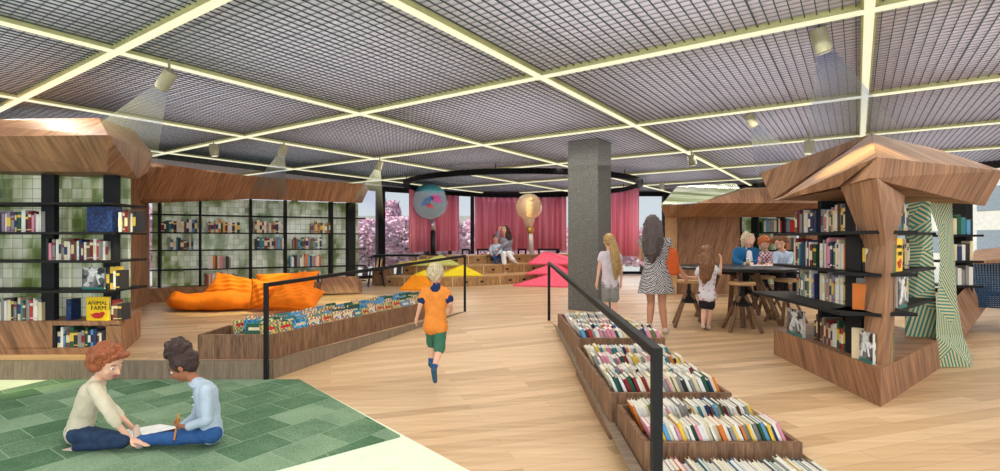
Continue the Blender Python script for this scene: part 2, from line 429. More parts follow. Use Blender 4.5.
# ================================================================ the room
ROOM = [(-15, 8.5), (-2.0, 19.8), (6.4, 20.0), (13.6, 9.0), (13.6, -3.0), (-15, -3.0)]
def clip_line(p, d):
    """the stretch of the line p + t d inside the convex room outline"""
    t0, t1 = -60.0, 60.0; n = len(ROOM)
    for i in range(n):
        a = Vector(ROOM[i]).to_3d(); b = Vector(ROOM[(i+1) % n]).to_3d(); e = b - a
        nn = Vector((e.y, -e.x, 0))            # the outline runs clockwise: inside is to the right
        den = nn.dot(d); num = nn.dot(a - p)
        if abs(den) < 1e-9:
            if nn.dot(p - a) < 0: return None
        elif den > 0: t0 = max(t0, num / den)
        else: t1 = min(t1, num / den)
    return (t0, t1) if t1 > t0 + 0.05 else None
b = MB(); b.prism(ROOM, CEIL + 0.045, CEIL + 0.2); ceiling = struct('ceiling', b, 'ceiling_lavender')
tag(ceiling, kind='structure')
CELL = 2.95 / 34
g1 = MB(); g2 = MB()
for k in range(-150, 215):
    v = 0.08 + CELL * k
    if abs(((v - 0.08 + 1.475) % 2.95) - 1.475) < 0.05: continue
    p = NRM * v; t = clip_line(p, D1)
    if t and -3 < t[1]:
        a = p + D1 * t[0]; c = p + D1 * t[1]
        w = 0.011 if k % 9 == 0 else 0.007
        g1.bar((a.x, a.y, CEIL + 0.02), (c.x, c.y, CEIL + 0.028), w, 0.010)
for k in range(-120, 260):
    u = 2.04 + CELL * k
    if abs(((u - 2.04 + 1.475) % 2.95) - 1.475) < 0.05: continue
    p = D1 * u; t = clip_line(p, D2)
    if t:
        a = p + D2 * t[0]; c = p + D2 * t[1]
        g2.bar((a.x, a.y, CEIL + 0.037), (c.x, c.y, CEIL + 0.037), 0.012 if k % 9 == 0 else 0.009, 0.006)
o = g1.build('ceiling_mesh', 'wire_dark', ceiling); o['label'] = 'dark long wires of the ceiling mesh'; o['kind'] = 'structure'
o = g2.build('ceiling_mesh', 'wire_grey', ceiling); o['label'] = 'grey cross wires of the ceiling mesh'; o['kind'] = 'structure'
# luminous strips
def strip(p, d, label):
    t = clip_line(p, d)
    if not t: return
    a = p + d * (t[0] + 0.05); c = p + d * (t[1] - 0.05)
    r = thing('strip_light', label, 'ceiling light', ((a.x + c.x) / 2, (a.y + c.y) / 2, CEIL), atan2(d.y, d.x), 'luminous strips crossing the ceiling')
    L = (c - a).length
    h = MB(); h.box((0, 0, 0.02), (L, 0.11, 0.05)); h.build('housing', 'strip_housing', r)
    s = MB(); s.box((0, 0, -0.012), (L, 0.070, 0.02)); s.build('diffuser', 'strip_glow', r)
for i, v in enumerate([0.08 - 2.95 * k for k in range(-1, 5)]):
    where = ['passing over the far corner of the faceted timber kiosk', 'running straight over the peak of the faceted timber canopy', 'passing just beside the concrete column top', 'passing over the fish globe and the pink curtain',
             'crossing above the long bookcase wall', 'passing behind the canopy of the near glass-backed bookcase'][i]
    strip(NRM * v, D1, 'pale yellow ceiling strip ' + where)
for i, u in enumerate([2.04 + 2.95 * k for k in range(0, 6)]):
    strip(D1 * u, D2, 'pale yellow cross strip of the ceiling, %s on the way to the curtains' % ordinal(i + 1))
# floors
def flat(name, poly, z0, z1, mat, label=None):
    bm = bmesh.new(); vs = [bm.verts.new((p[0], p[1], z1)) for p in poly]; f = bm.faces.new(vs); bmesh.ops.triangulate(bm, faces=[f])
    r = bmesh.ops.extrude_face_region(bm, geom=bm.faces[:])
    bmesh.ops.translate(bm, verts=[x for x in r['geom'] if isinstance(x, bmesh.types.BMVert)], vec=(0, 0, z0 - z1))
    bmesh.ops.recalc_face_normals(bm, faces=bm.faces)
    me = bpy.data.meshes.new(name); bm.to_mesh(me); bm.free(); me.materials.append(MATS[mat])
    o = bpy.data.objects.new(name, me); COL.objects.link(o); o['kind'] = 'structure'
    if label: o['label'] = label
    return o
b = MB()
for pc in ([(-14.9, 5.66), (-2.47, 5.66), (-0.64, 9.56), (-1.95, 19.65), (-14.9, 8.45)], [(-0.64, 9.56), (0.80, 8.48), (6.35, 19.85), (-1.95, 19.65)], [(0.80, 8.48), (0.88, 7.62), (1.84, 6.9), (6.35, 19.85)], [(1.84, 6.9), (1.84, -2.8), (13.5, -2.8), (13.5, 9.0), (6.35, 19.85)]):
    b.prism(pc, -0.35, 0.0)
struct('floor', b, 'oak_planks', label='upper floor of pale oak planks')
flat('floor_lower', [(-14.5, 5.60), (-2.14, 5.60), (-0.195, 3.39), (2.6, 0.22), (2.6, -2.8), (-14.5, -2.8)], -0.35, -0.2, 'pale_floor', 'lower floor, pale greenish white')
b = MB()
b.add([(-2.47, 5.66, -0.2), (1.84, 4.2, -0.2), (-0.64, 9.56, 0.0), (0.80, 8.48, 0.0), (1.84, 7.8, 0.0)], [(0, 1, 3), (1, 4, 3), (0, 3, 2)])
b.add([(-2.47, 5.66, -0.2), (-2.14, 5.60, -0.2), (-0.195, 3.39, -0.2), (2.6, 0.22, -0.2), (1.84, 4.2, -0.2), (2.6, 4.2, -0.2)], [(0, 1, 2, 4), (2, 3, 5, 4)])
struct('floor_ramp', b, 'oak_planks', label='pale oak ramp rising between the two handrails')
b = MB(); b.box((-8.5, 5.63, -0.1), (12.08, 0.05, 0.2)); b.bar((-2.47, 5.645, -0.1), (-0.66, 9.50, -0.1), 0.05, 0.2)
struct('trim_1', b, 'grey_oak', label='grey oak riser of the raised platform')
# carpet
b = MB(); b.prism([(-5.25, 3.2), (-4.93, 5.15), (-4.79, 5.57), (-2.14, 5.57), (-0.76, 3.97), (-1.46, 3.39), (-3.2, 1.95), (-5.5, 1.4)], -0.2, -0.185)
tag(b.build('carpet', 'green_carpet'), 'large green checkered carpet on the lower floor under two seated children', 'carpet')
# far window walls: polyline A-B-C-D of the outline
def window_wall(n, a, c, posts, wall_name):
    a = Vector(a).to_3d(); c = Vector(c).to_3d(); d = (c - a); L = d.length; d.normalize(); rz = atan2(d.y, d.x)
    r = empty('window_%d' % n, (a.x, a.y, 0), rz); r['kind'] = 'structure'
    f = MB(); f.box((L / 2, 0, CEIL - 0.040), (L + .1, 0.16, 0.17)); f.box((L / 2, 0, 0.05), (L, 0.16, 0.10)); f.build('window_frame', 'black_metal', r)
    for t in posts:
        m = MB(); m.box((t, 0, CEIL / 2), (0.27 if t in WIDE else 0.14, 0.2, CEIL)); m.build('mullion', 'black_metal', r)
    g = MB(); g.box((L / 2, 0.03, CEIL / 2), (L, 0.02, CEIL - 0.15)); g.build('pane', 'pane_glass', r)
WIDE = (14.42, 2.38, 6.35)
window_wall(1, (-15, 8.5), (-2.0, 19.8), [0.1, 3, 6, 9, 11.5, 14.42, 16.3], 'w')
window_wall(2, (-2.0, 19.8), (6.4, 20.0), [0.1, 0.95, 2.38, 4.2, 6.35, 8.3], 'w')
window_wall(3, (6.4, 20.0), (13.6, 9.0), [0.1, 2.6, 5.2, 7.8, 10.4, 12.9], 'w')
# outside
b = MB(); b.prism([(-40, -10), (-40, 60), (50, 60), (50, -10)], -0.6, -0.4); struct('ground_outside', b, 'concrete_pale', label='pale paving outside')
b = MB(); b.box((-14, 34, 1.2), (34, 1.2, 3.3)); tag(b.build('parapet', 'concrete_pale'), 'long pale concrete wall behind the pink cherry trees', 'wall')
bd = thing('building', 'white building with rows of dark windows beyond the glazing', 'building', (30, 27, -0.4))
b = MB(); b.box((0, 0, 5), (6, 26, 10)); b.build('facade', 'concrete_pale', bd)
plain('office_glass', (120, 130, 138), 0.2)
for i in range(8):
    for j in range(4):
        m = MB(); m.box((-3.0, -11 + i * 3.1, 1.6 + j * 2.4), (0.12, 2.2, 1.3)); m.build('window', 'office_glass', bd)
def cherry(x, y, h, w, label, n, seed):
    rr = random.Random(seed); r = thing('cherry_tree', label, 'tree', (x, y, -0.4), 0, 'cherry trees in bloom behind the glazing')
    t = MB(); t.tube([(0, 0, 0), (0.05, 0, h * .3), (0.1, 0.05, h * .55)], [0.13, 0.10, 0.06], 8)
    tips = []
    for k in range(9):
        a = rr.uniform(0, 2 * pi); q = Vector((cos(a) * w * .42, sin(a) * w * .42, h * rr.uniform(.55, .95)))
        t.tube([(0.05, 0, h * .3), (q.x * .5, q.y * .5, h * .5), q], [0.06, 0.035, 0.012], 6); tips.append(q)
    t.build('trunk', 'bark', r)
    m = MB()
    for k in range(n):
        a = rr.uniform(0, 2 * pi); e = rr.random() ** .5 * w * .5; z = h * (0.22 + 0.70 * rr.random() ** 0.8)
        zz = (z / h - .55) / .45; e *= sqrt(max(0.08, 1 - zz * zz))
        c = Vector((cos(a) * e, sin(a) * e, z)); s = rr.uniform(0.03, 0.085)
        M = Matrix.Rotation(rr.uniform(0, 6), 3, 'X') @ Matrix.Rotation(rr.uniform(0, 6), 3, 'Z')
        m.add([M @ Vector(q) * s + c for q in ((-1, -.5, 0), (0, -1, .2), (1, -.4, 0), (.7, .8, .3), (-.7, .8, .2))], [(0, 1, 2, 3, 4)])
    m.build('blossom', 'blossom', r)
spots = [(-9.2, 19.0, 2.9, 2.8, 'the first past the long bookcase'), (-7.2, 20.6, 3.0, 2.6, 'hidden partly by the end post of the bookcase'), (-4.9, 23.2, 3.7, 1.1, 'tall slender one by the edge of the pink curtain'), (-5.6, 21.6, 2.75, 2.9, 'low spreading one beside the black mullion'),
         (-4.35, 22.4, 2.9, 2.6, 'low one standing behind the pink curtain edge'), (-2.8, 23.5, 2.9, 2.6, 'behind the fish globe'), (-0.6, 23.8, 2.9, 2.8, 'seen through the gap between the curtains'), (1.6, 24.0, 2.8, 2.6, 'behind the seated mother'),
         (4.0, 23.6, 2.6, 2.6, 'behind the concrete column'), (6.4, 23.6, 2.4, 2.4, 'behind the woman in the checked dress'), (-11.6, 17.0, 3.0, 2.8, 'at the glazed end behind the long bookcase')]
for i, (x, y, h, w, l) in enumerate(spots): cherry(x, y, h, w, 'pink blossoming cherry tree outside, ' + l, 4200, i)
# column
cs = 0.60; near = Vector((X(598, 9.4), 9.4, 0)); q = [near, near + D2 * cs, near + D2 * cs + D1 * cs, near + D1 * cs]
b = MB(); b.prism([(p.x, p.y) for p in q], 0, CEIL + 0.04)
co = struct('column', b, 'concrete_dark', label='speckled dark concrete column'); 
# ================================================================ books
BCOL = [('white', (228, 226, 218)), ('cream', (220, 206, 170)), ('navy blue', (38, 56, 96)), ('sky blue', (92, 150, 192)), ('dark red', (128, 34, 40)), ('bright red', (196, 52, 48)),
        ('orange', (214, 120, 50)), ('yellow', (226, 190, 70)), ('olive green', (98, 116, 66)), ('dark green', (36, 84, 60)), ('brown', (104, 74, 54)), ('charcoal', (48, 46, 48)), ('grey', (140, 138, 134)), ('teal', (60, 130, 134)), ('pink', (216, 140, 158)), ('lilac', (150, 128, 168))]
for n_, c_ in BCOL: plain('book_' + n_.replace(' ', '_'), c_, 0.5, var=0.05)
BMESH = {}
def book_mesh(ci, style=0):
    """a unit book standing upright: spine towards -y, thickness along x, height along z (0..1)"""
    k = (ci, style)
    if k in BMESH: return BMESH[k]
    m = MB(); 
    m.box((0, 0.46, 0.5), (0.80, 0.86, 0.955)); m.mi = 1
    m.box((-0.45, 0.5, 0.5), (0.10, 1, 1)); m.box((0.45, 0.5, 0.5), (0.10, 1, 1)); m.box((0, 0.012, 0.5), (1, 0.024, 1))
    m.mi = 2
    if style == 0: m.box((0, -0.002, 0.78), (1.002, 0.012, 0.13)); m.box((0, -0.002, 0.12), (1.002, 0.012, 0.05))
    elif style == 1: m.box((0, -0.002, 0.5), (1.002, 0.012, 0.42))
    band = ['cream', 'navy_blue', 'white', 'charcoal', 'cream', 'white', 'white', 'charcoal', 'cream', 'yellow', 'cream', 'yellow', 'dark_red', 'white', 'charcoal', 'yellow'][ci]
    BMESH[k] = m.mesh('book', ['pages', 'book_' + BCOL[ci][0].replace(' ', '_'), 'book_' + band])
    return BMESH[k]
def put(name, me, loc, rz, scale, label, cat, group, tilt=0.0):
    o = bpy.data.objects.new(name, me); COL.objects.link(o)
    o.location = loc; o.scale = scale
    o.rotation_euler = (0, tilt, rz)
    return tag(o, label, cat, group)
DIM = R.choice
NB = [0]
SEENLAB = {}
def uniq(l):
    if l in SEENLAB: print('DUP LABEL', l)
    SEENLAB[l] = 1
    return l
TK = 1.04
WGT = [9, 6, 3, 2, 2, 1, 1, 1, 1, 2, 4, 4, 6, 1, 1, 1]
FARBOOKS = []
def row(root, x0, x1, z, where, group, hmax=0.26, depth=0.17, yfront=0.03, tmean=0.034, far=False):
    """books side by side from x0 to x1 (local x of ROOT), spines towards local -y"""
    rz = root.rotation_euler.z; M = Matrix.Translation(root.location) @ Matrix.Rotation(rz, 4, 'Z')
    n = max(1, round((x1 - x0) / (tmean * TK))); ts = [R.uniform(.65, 1.4) for _ in range(n)]; k = (x1 - x0) / sum(ts); x = x0
    for i, t in enumerate(ts):
        t *= k; h = hmax * R.uniform(0.72, 1.0); d = depth * R.uniform(0.8, 1.0)
        ci = R.choices(range(16), WGT)[0]
        p = M @ Vector((x + t / 2, yfront + R.uniform(0, .015), z + 0.001)); x += t
        if far: FARBOOKS.append((p, rz, t * .97, d, h, ci, group)); continue
        size = 'tall' if h > hmax * .92 else 'short' if h < hmax * .8 else 'thick' if t > tmean * 1.15 else 'slim' if t < tmean * .85 else 'upright'
        lab = uniq('%s %s book, %s %s' % (size, BCOL[ci][0], ordinal(i + 1), where))
        put('book', book_mesh(ci, R.randrange(3)), p, rz, (t * .97, d, h), lab, 'book', group); NB[0] += 1
def text_curve(s, size, mat, parent, loc, rot, name='lettering', ext=0.001):
    c = bpy.data.curves.new(name, 'FONT'); c.body = s; c.size = size; c.extrude = ext; c.align_x = 'CENTER'; c.align_y = 'CENTER'
    o = bpy.data.objects.new(name, c); COL.objects.link(o); dg = bpy.context.evaluated_depsgraph_get()
    me = bpy.data.meshes.new_from_object(o.evaluated_get(dg)); bpy.data.objects.remove(o)
    o = bpy.data.objects.new(name, me); COL.objects.link(o); me.materials.clear(); me.materials.append(MATS[mat]); o.parent = parent; o.location = loc; o.rotation_euler = rot
    return o
plain('cover_yellow', (244, 200, 20), 0.45); plain('ink_red', (190, 40, 30), 0.5); plain('ink_black', (20, 20, 20), 0.5)
plain('cover_white', (226, 228, 226), 0.45); plain('cover_teal', (40, 120, 112), 0.5)
def animal_farm(root, x, z, where, w=0.22, h=0.27, yaw=0.0):
    M = Matrix.Translation(root.location) @ Matrix.Rotation(root.rotation_euler.z, 4, 'Z')
    r = thing('book', 'yellow paperback shown face-out ' + where, 'book', M @ Vector((x, 0.02, z + 0.001)), root.rotation_euler.z + yaw)
    b = MB(); b.box((0, 0.02, h / 2), (w * .98, 0.02, h * .98)); b.build('pages', 'pages', r)
    b = MB(); b.box((0, 0.008, h / 2), (w, 0.005, h)); b.box((0, 0.032, h / 2), (w, 0.005, h)); b.box((-w / 2, 0.02, h / 2), (0.005, 0.029, h)); b.build('cover', 'cover_yellow', r)
    text_curve('ANIMAL', w * .235, 'ink_black', r, (0, 0.003, h * .74), (pi / 2, 0, 0)); text_curve('FARM', w * .27, 'ink_black', r, (0.01, 0.003, h * .53), (pi / 2, 0, 0))
    m = MB(); m.ball((0, 0.004, h * .22), (w * .26, 0.003, h * .13), 12, 8); m.ball((w * .2, 0.004, h * .30), (w * .12, 0.003, h * .09), 10, 6)
    m.tube([(-w*.25, .004, h*.2), (-w*.3, .004, h*.3)], .004, 6); m.build('printed_pig', 'ink_red', r)
def photo_book(root, x, z, where, w=0.24, h=0.25, yaw=0.0):
    M = Matrix.Translation(root.location) @ Matrix.Rotation(root.rotation_euler.z, 4, 'Z')
    r = thing('book', 'black and white face-out picture book ' + where, 'book', M @ Vector((x, 0.02, z + 0.001)), root.rotation_euler.z + yaw)
    b = MB(); b.box((0, 0.02, h / 2), (w * .98, 0.02, h * .98)); b.build('pages', 'pages', r)
    b = MB(); b.box((0, 0.008, h / 2), (w, 0.005, h)); b.box((0, 0.032, h / 2), (w, 0.005, h)); b.build('cover', 'cover_photo', r)
    b = MB(); b.box((0, 0.004, h * .05), (w, 0.003, h * .1)); b.build('cover_band', 'cover_teal', r)
    b = MB(); b.tube([(-w*.3, .003, h*.2), (-w*.12, .003, h*.62), (0, .003, h*.35), (w*.14, .003, h*.66), (w*.3, .003, h*.22)], 0.008, 6)
    b.ball((0, .003, h*.82), (w*.22, .003, h*.09), 12, 6); b.build('printed_figure', 'cover_white', r)
def shelf(root, x0, x1, z, d=0.34, y=0.0, poly=None, t=0.025):
    m = MB()
    if poly: m.prism(poly, z - t, z)
    else: m.box(((x0 + x1) / 2, y + d / 2, z - t / 2), (x1 - x0, d, t))
    return m.build('shelf', 'black_metal', root)

# ---------------------------------------------------------------- near bookcase kiosk with glass-block back
k1 = thing('bookcase_kiosk', 'timber kiosk of black shelves with faceted brown canopy, behind the red-haired child', 'bookcase', (-4.30, 5.92, 0), 0)
def L1(px, py, Y): return P(px, py, Y) - Vector((-4.30, 5.92, 0))
b = MB(); b.prism([(-3.7, -0.02), (0.0, -0.02), (0.0, 0.06), (-3.7, 0.06)], 0.0, 0.10)
foot = [(-3.7, 0), (0.0, 0), (-0.5, 1.05), (-3.7, 1.05)]
b = MB(); b.prism([(-3.7, 0.30), (-0.14, 0.30), (-0.5, 1.05), (-3.7, 1.05)], 0, 0.38)
b.prism([(-3.7, 0), (0.0, 0), (-0.14, 0.30), (-3.7, 0.30)], 0, 0.075); b.prism([(-3.7, 0), (0.0, 0), (-0.14, 0.30), (-3.7, 0.30)], 0.33, 0.38)
b.prism([(-0.17, 0), (0, 0), (-0.14, 0.30), (-0.17, 0.30)], 0.07, 0.34)
b.box((-1.29, 0.15, 0.2), (1.02, 0.3, 0.26)); b.box((-3.0, 0.15, 0.2), (1.4, 0.3, 0.26))
b.build('base', 'walnut_flat', k1)
b = MB(); b.box((-0.76, 0.15, 0.2), (0.03, 0.29, 0.25)); b.build('niche_divider', 'black_board', k1)
for x in (-0.905, -0.19, -1.62, -2.6): 
    m = MB(); m.box((x + .0, 0.12, 1.24), (0.15, 0.07, 1.74)); m.build('post', 'black_board', k1)
for z in (0.735, 1.07, 1.39, 1.72):
    shelf(k1, 0, 0, z, poly=[(-3.7, -0.12), (-0.05, -0.12), (-0.12, 0.62), (-0.3, 0.62), (-0.3, 0.34), (-3.7, 0.34)])
for i, (xa, xb) in enumerate(((-3.7, -1.63), (-1.6, -0.92), (-0.88, -0.2))):
    m = MB(); m.box(((xa + xb) / 2, 0.42, 1.24), (xb - xa, 0.05, 1.72)); m.build('glass_block_panel', 'green_glass_blocks', k1)
m = MB(); Y0 = 5.55
m.hull([L1(-60, 122, 5.6), L1(-60, 137, 5.3), L1(-60, 170, 5.75), L1(-60, 120, 7.3), L1(-60, 176, 7.2), L1(98.7, 118, 6.0), L1(108, 135, 5.35), L1(107, 172, 5.75), L1(138, 178.5, 6.3), L1(153, 154, 6.9), L1(148, 172, 7.4), L1(134, 130, 7.6) ])
m.build('canopy', 'walnut', k1)
G = 'books on the near glass-backed kiosk'
W1 = "of the row beside the patterned blue box"
def lx(px, Y=5.95): return X(px, Y) + 4.30
row(k1, -1.78, lx(41), 1.39, 'from the bay edge, upper shelf of the near kiosk', G)
row(k1, lx(118), lx(135), 1.39, 'past the patterned blue box on the near kiosk', G, tmean=.03)
row(k1, lx(46), lx(107), 1.07, 'along the middle shelf of the near kiosk', G, tmean=.032)
row(k1, lx(106), lx(119), 0.735, 'past the black and white cover on the near kiosk', G)
row(k1, -1.78, lx(41), 0.38, 'along the bottom ledge of the near kiosk', G, hmax=.27)
row(k1, lx(111), lx(121), 0.38, 'past the yellow paperback on the near kiosk', G, hmax=.25)
row(k1, lx(51), lx(105), 0.075, 'inside the base niche of the near kiosk', G, hmax=.23, tmean=.034)
photo_book(k1, lx(93.5), 0.735, 'on the lower shelf of the near kiosk', w=.25)
animal_farm(k1, lx(98), 0.38, 'on the base of the near kiosk', w=.26)
b = MB(); b.box((0, 0.09, 0.145), (0.29, 0.16, 0.29)); o = b.build('magazine_box', 'blue_lattice'); o.location = (X(100, 5.95), 5.93, 1.391)
tag(o, 'blue latticed magazine box among the books on the near kiosk', 'box')
b = MB(); b.box((0, 0.06, 0.12), (0.06, 0.14, 0.24)); o = b.build('magazine_box', 'blue_lattice'); o.location = (X(57, 5.95)+0.1, 6.0, 0.381)
tag(o, 'narrow blue latticed box standing on the timber base behind a black post', 'box')

# ---------------------------------------------------------------- long bookcase wall
A = Vector((X(150, 10.8), 10.8, 0)); B = Vector((X(362, 12.9), 12.9, 0)); d = B - A; LW = d.length; az = atan2(d.y, d.x)
k2 = thing('bookcase_wall', 'long glass-backed bookcase with black grid and timber hood behind the orange bean bags', 'bookcase', A, az)
k2M = (Matrix.Translation(A) @ Matrix.Rotation(az, 4, 'Z')).inverted()
def on2(px):   # local x along the wall seen at column px
    r = (px - 500) / F; return (r * A.y - A.x) / (d.x - r * d.y) * LW
zs2 = [1.85, 1.465, 1.09, 0.675, 0.30]
b = MB(); b.box((LW / 2 - 0.1, 0.35, 0.15), (LW + .2, 0.75, 0.30)); b.hull([k2M @ p for p in (P(320, 294, 12.2), P(359, 293, 12.5), P(357, 276, 12.7), P(322, 277, 12.4), P(322, 277, 12.9), P(359, 276, 13.2), P(359, 288, 13.2), P(322, 288, 12.9))])
b.build('base', 'walnut_flat', k2)
for px, w in ((159, .05), (200, .05), (251, .05), (286, .05), (332, .06), (352, .17)):
    m = MB(); m.box((on2(px), 0.16, 1.25), (w, 0.32, 1.95)); m.build('post', 'black_board', k2)
for z in zs2:
    shelf(k2, 0.0, LW + .1, z, d=0.34)
xs = [0.0, on2(159), on2(200), on2(251), on2(286), on2(332), LW]
for a_, b_ in zip(xs, xs[1:]):
    m = MB(); m.box(((a_ + b_) / 2, 0.40, 1.25), (b_ - a_ - .01, 0.05, 1.95)); m.build('glass_block_panel', 'green_glass_blocks', k2)
m = MB()
def q2(px, py, Y): return k2M @ P(px, py, Y)
m.hull([q2(110, 158, 9.4), q2(110, 205, 9.9), q2(146, 162, 9.7), q2(150, 199, 10.2), q2(250, 176, 11.2), q2(250, 199, 11.5), q2(200, 170, 11.9), q2(140, 165, 11.6), q2(140, 197, 11.7), q2(250, 180, 12.6), q2(250, 199, 12.6)])
m.hull([q2(250, 176, 11.2), q2(250, 199, 11.5), q2(362, 184, 12.0), q2(369, 188, 12.2), q2(362, 203, 12.3), q2(356, 187, 13.6), q2(362, 202, 13.6), q2(250, 180, 12.6), q2(250, 199, 12.6)])
m.build('canopy', 'walnut', k2)
m = MB()  # timber end wall of the hood, folding down to the floor
m.hull([q2(104, 172, 8.3), q2(146, 176, 10.6), q2(149, 205, 10.75), q2(144, 250, 10.7), q2(150, 288, 10.75), q2(150, 304, 10.6), q2(112, 318, 8.9), q2(100, 250, 8.6), q2(104, 172, 8.9), q2(140, 200, 11.1), q2(140, 290, 11.1), q2(100, 300, 9.4)])
m.build('end_wall', 'walnut', k2)
G = 'books on the long bookcase wall'
ZN = {0: 'on the top shelf', 1: 'on the upper shelf', 2: 'on the middle shelf', 3: 'on the lower shelf', 4: 'on the bottom shelf'}
BAYS = [(159, 200, 'first bay'), (200, 251, 'second bay'), (251, 286, 'third bay'), (286, 332, 'fourth bay')]
for zi, spans in ((1, [(161, 197, 0), (206, 240, 1), (253, 281, 2), (311, 331, 3)]), (2, [(167, 193, 0), (255, 284, 2), (293, 322, 3)]), (3, [(208, 231, 1), (290, 321, 3)]), (4, [(204, 238, 1), (292, 321, 3)])):
    for a_, b_, bay in spans:
        row(k2, on2(a_), on2(b_), zs2[zi], '%s of the long bookcase, %s' % (ZN[zi], BAYS[bay][2]), G, hmax=.29, tmean=.046, depth=.2, far=zi > 2)

# ---------------------------------------------------------------- faceted kiosk by the ramp
N = Vector((2.96, 4.06, 0)); Lc = Vector((3.12, 5.95, 0)); Rc = Vector((4.52, 5.34, 0))
k3 = thing('bookcase_kiosk', 'faceted timber kiosk with shelves on two sides, beside the stepped book bins', 'bookcase', N, 0)
def q3(px, py, Y): return P(px, py, Y) - N
back = Vector((4.75, 6.9, 0))
b = MB(); b.prism([(0, 0), tuple((Lc - N).xy), tuple((back - N).xy), tuple((Rc - N).xy)], 0, 0.295); b.build('base', 'walnut_flat', k3)
# the left face runs N -> Lc ; the other N -> Rc
def face_frame(a, c):
    e = c - a; return atan2(e.y, e.x), e.length
# frame whose local x runs along the face and local -y points out of it
azR, LR = face_frame(N, Rc)                       # outwards is -y (towards the camera)
azL = atan2((N - Lc).y, (N - Lc).x); LL = (N - Lc).length     # from Lc to N, outwards is -y
fR = empty('tmp'); fR.location = N; fR.rotation_euler = (0, 0, azR)
fL = empty('tmp'); fL.location = Lc; fL.rotation_euler = (0, 0, azL)
def onL(px):
    r = (px - 500) / F; e = N - Lc; return (r * Lc.y - Lc.x) / (e.x - r * e.y) * LL
def onR(px):
    r = (px - 500) / F; e = Rc - N; return (r * N.y - N.x) / (e.x - r * e.y) * LR
ML = Matrix.Rotation(azL, 4, 'Z'); MR = Matrix.Rotation(azR, 4, 'Z')
def facebox(Mf, org, c, dims, name, mat):
    m = MB(); m.box(c, dims); 
    for i, v in enumerate(m.v): m.v[i] = (org - N) + (Mf @ v)
    return m.build(name, mat, k3)
zs3 = [0.71, 1.03, 1.376]
TOP3 = 1.74
INL = 0.10
facebox(ML, Lc, (onL(807), INL + .16, 1.02), (0.07, 0.28, 1.45), 'post', 'black_board')
facebox(ML, Lc, (onL(841.5), INL + .02, 1.02), (onL(849.3) - onL(833.8), 0.05, 1.45), 'post', 'black_board')
facebox(MR, N, (onR(912), INL + .2, 1.02), (0.20, 0.05, 1.45), 'post', 'black_board')
for z in zs3:
    ext = 0.26 if z < .8 else 0.03
    facebox(ML, Lc, (LL / 2 - .14, INL + .13 - ext / 2, z - .014), (LL - .1, 0.34 + ext, 0.028), 'shelf', 'black_metal')
    facebox(MR, N, (LR / 2 + .02, INL + .10, z - .014), (LR - .22, 0.34, 0.028), 'shelf', 'black_metal')
facebox(ML, Lc, ((.12 + LL - .7) / 2, INL + .36, 1.02), (LL - .82, 0.04, 1.45), 'glass_block_panel', 'green_glass_blocks')
# corner column: folded timber that widens into the canopy
m = MB()
m.hull([q3(863, 368, 4.32), q3(893, 369, 4.30), q3(884, 372, 4.16), q3(866, 250, 4.42), q3(886, 245, 4.14), q3(897, 240, 4.35), q3(878, 300, 4.75)])
m.hull([q3(866, 250, 4.42), q3(886, 245, 4.14), q3(897, 240, 4.35), q3(878, 250, 4.8), q3(840, 186, 4.5), q3(877, 178, 4.02), q3(898, 218, 4.25), q3(905, 196, 4.6), q3(870, 180, 4.9)])
m.build('corner_column', 'walnut', k3)
m = MB()
m.hull([q3(871, 133.5, 5.2), q3(778, 200, 4.9), q3(877, 157, 4.1), q3(838, 187, 4.45), q3(790, 199, 5.4), q3(870, 180, 5.4)])
m.hull([q3(871, 133.5, 5.2), q3(877, 157, 4.1), q3(1004, 171, 5.2), q3(985, 206, 5.3), q3(893, 186, 4.4), q3(840, 187, 4.5), q3(870, 178, 4.05), q3(940, 150, 6.5), q3(975, 200, 6.6), q3(870, 180, 6.0)])
m.hull([q3(760, 173, 6.2), q3(870, 134, 5.4), q3(772, 200, 6.0), q3(790, 199, 6.9), q3(865, 178, 5.8), q3(870, 150, 7.0), q3(775, 180, 7.0)])
m.hull([q3(771, 200, 6.0), q3(778, 200, 5.0), q3(838, 190, 4.5), q3(893, 190, 4.5), q3(975, 204, 5.4), q3(975, 196, 6.6), q3(790, 196, 6.9), q3(840, 178, 4.8), q3(893, 178, 4.8)])
m.build('canopy', 'walnut', k3)
m = MB(); qs = []
pts = [(905, 198, 5.5), (937, 198, 5.25), (950, 250, 5.25), (938, 300, 5.25), (940, 366, 5.3)]
m.hull([q3(905, 196, 5.3), q3(930, 196, 5.15), q3(905, 360, 5.5), q3(938, 340, 5.36), q3(910, 196, 5.6), q3(915, 360, 5.8)])
m.build('back_panel', 'teal_stripes', k3)
m = MB()
prof = [(197, 926, 952), (230, 938, 953), (262, 940, 955), (300, 937, 957), (335, 936, 963), (367, 938, 972)]
for (ya, xa, xb), (yb, xc, xd) in zip(prof, prof[1:]):
    m.hull([q3(xa, ya, 5.22), q3(xb, ya, 5.5), q3(xc, yb, 5.22 if yb < 360 else 5.30), q3(xd, yb, 5.34 if yb > 360 else 5.5), q3(xa + 6, ya, 5.7), q3(xc + 6, yb if yb < 360 else 360, 5.7), q3(xb, ya, 5.85), q3(xd, yb if yb < 360 else 356, 5.8)])
m.build('striped_leg', 'teal_stripes', k3)
G = 'books on the faceted kiosk'
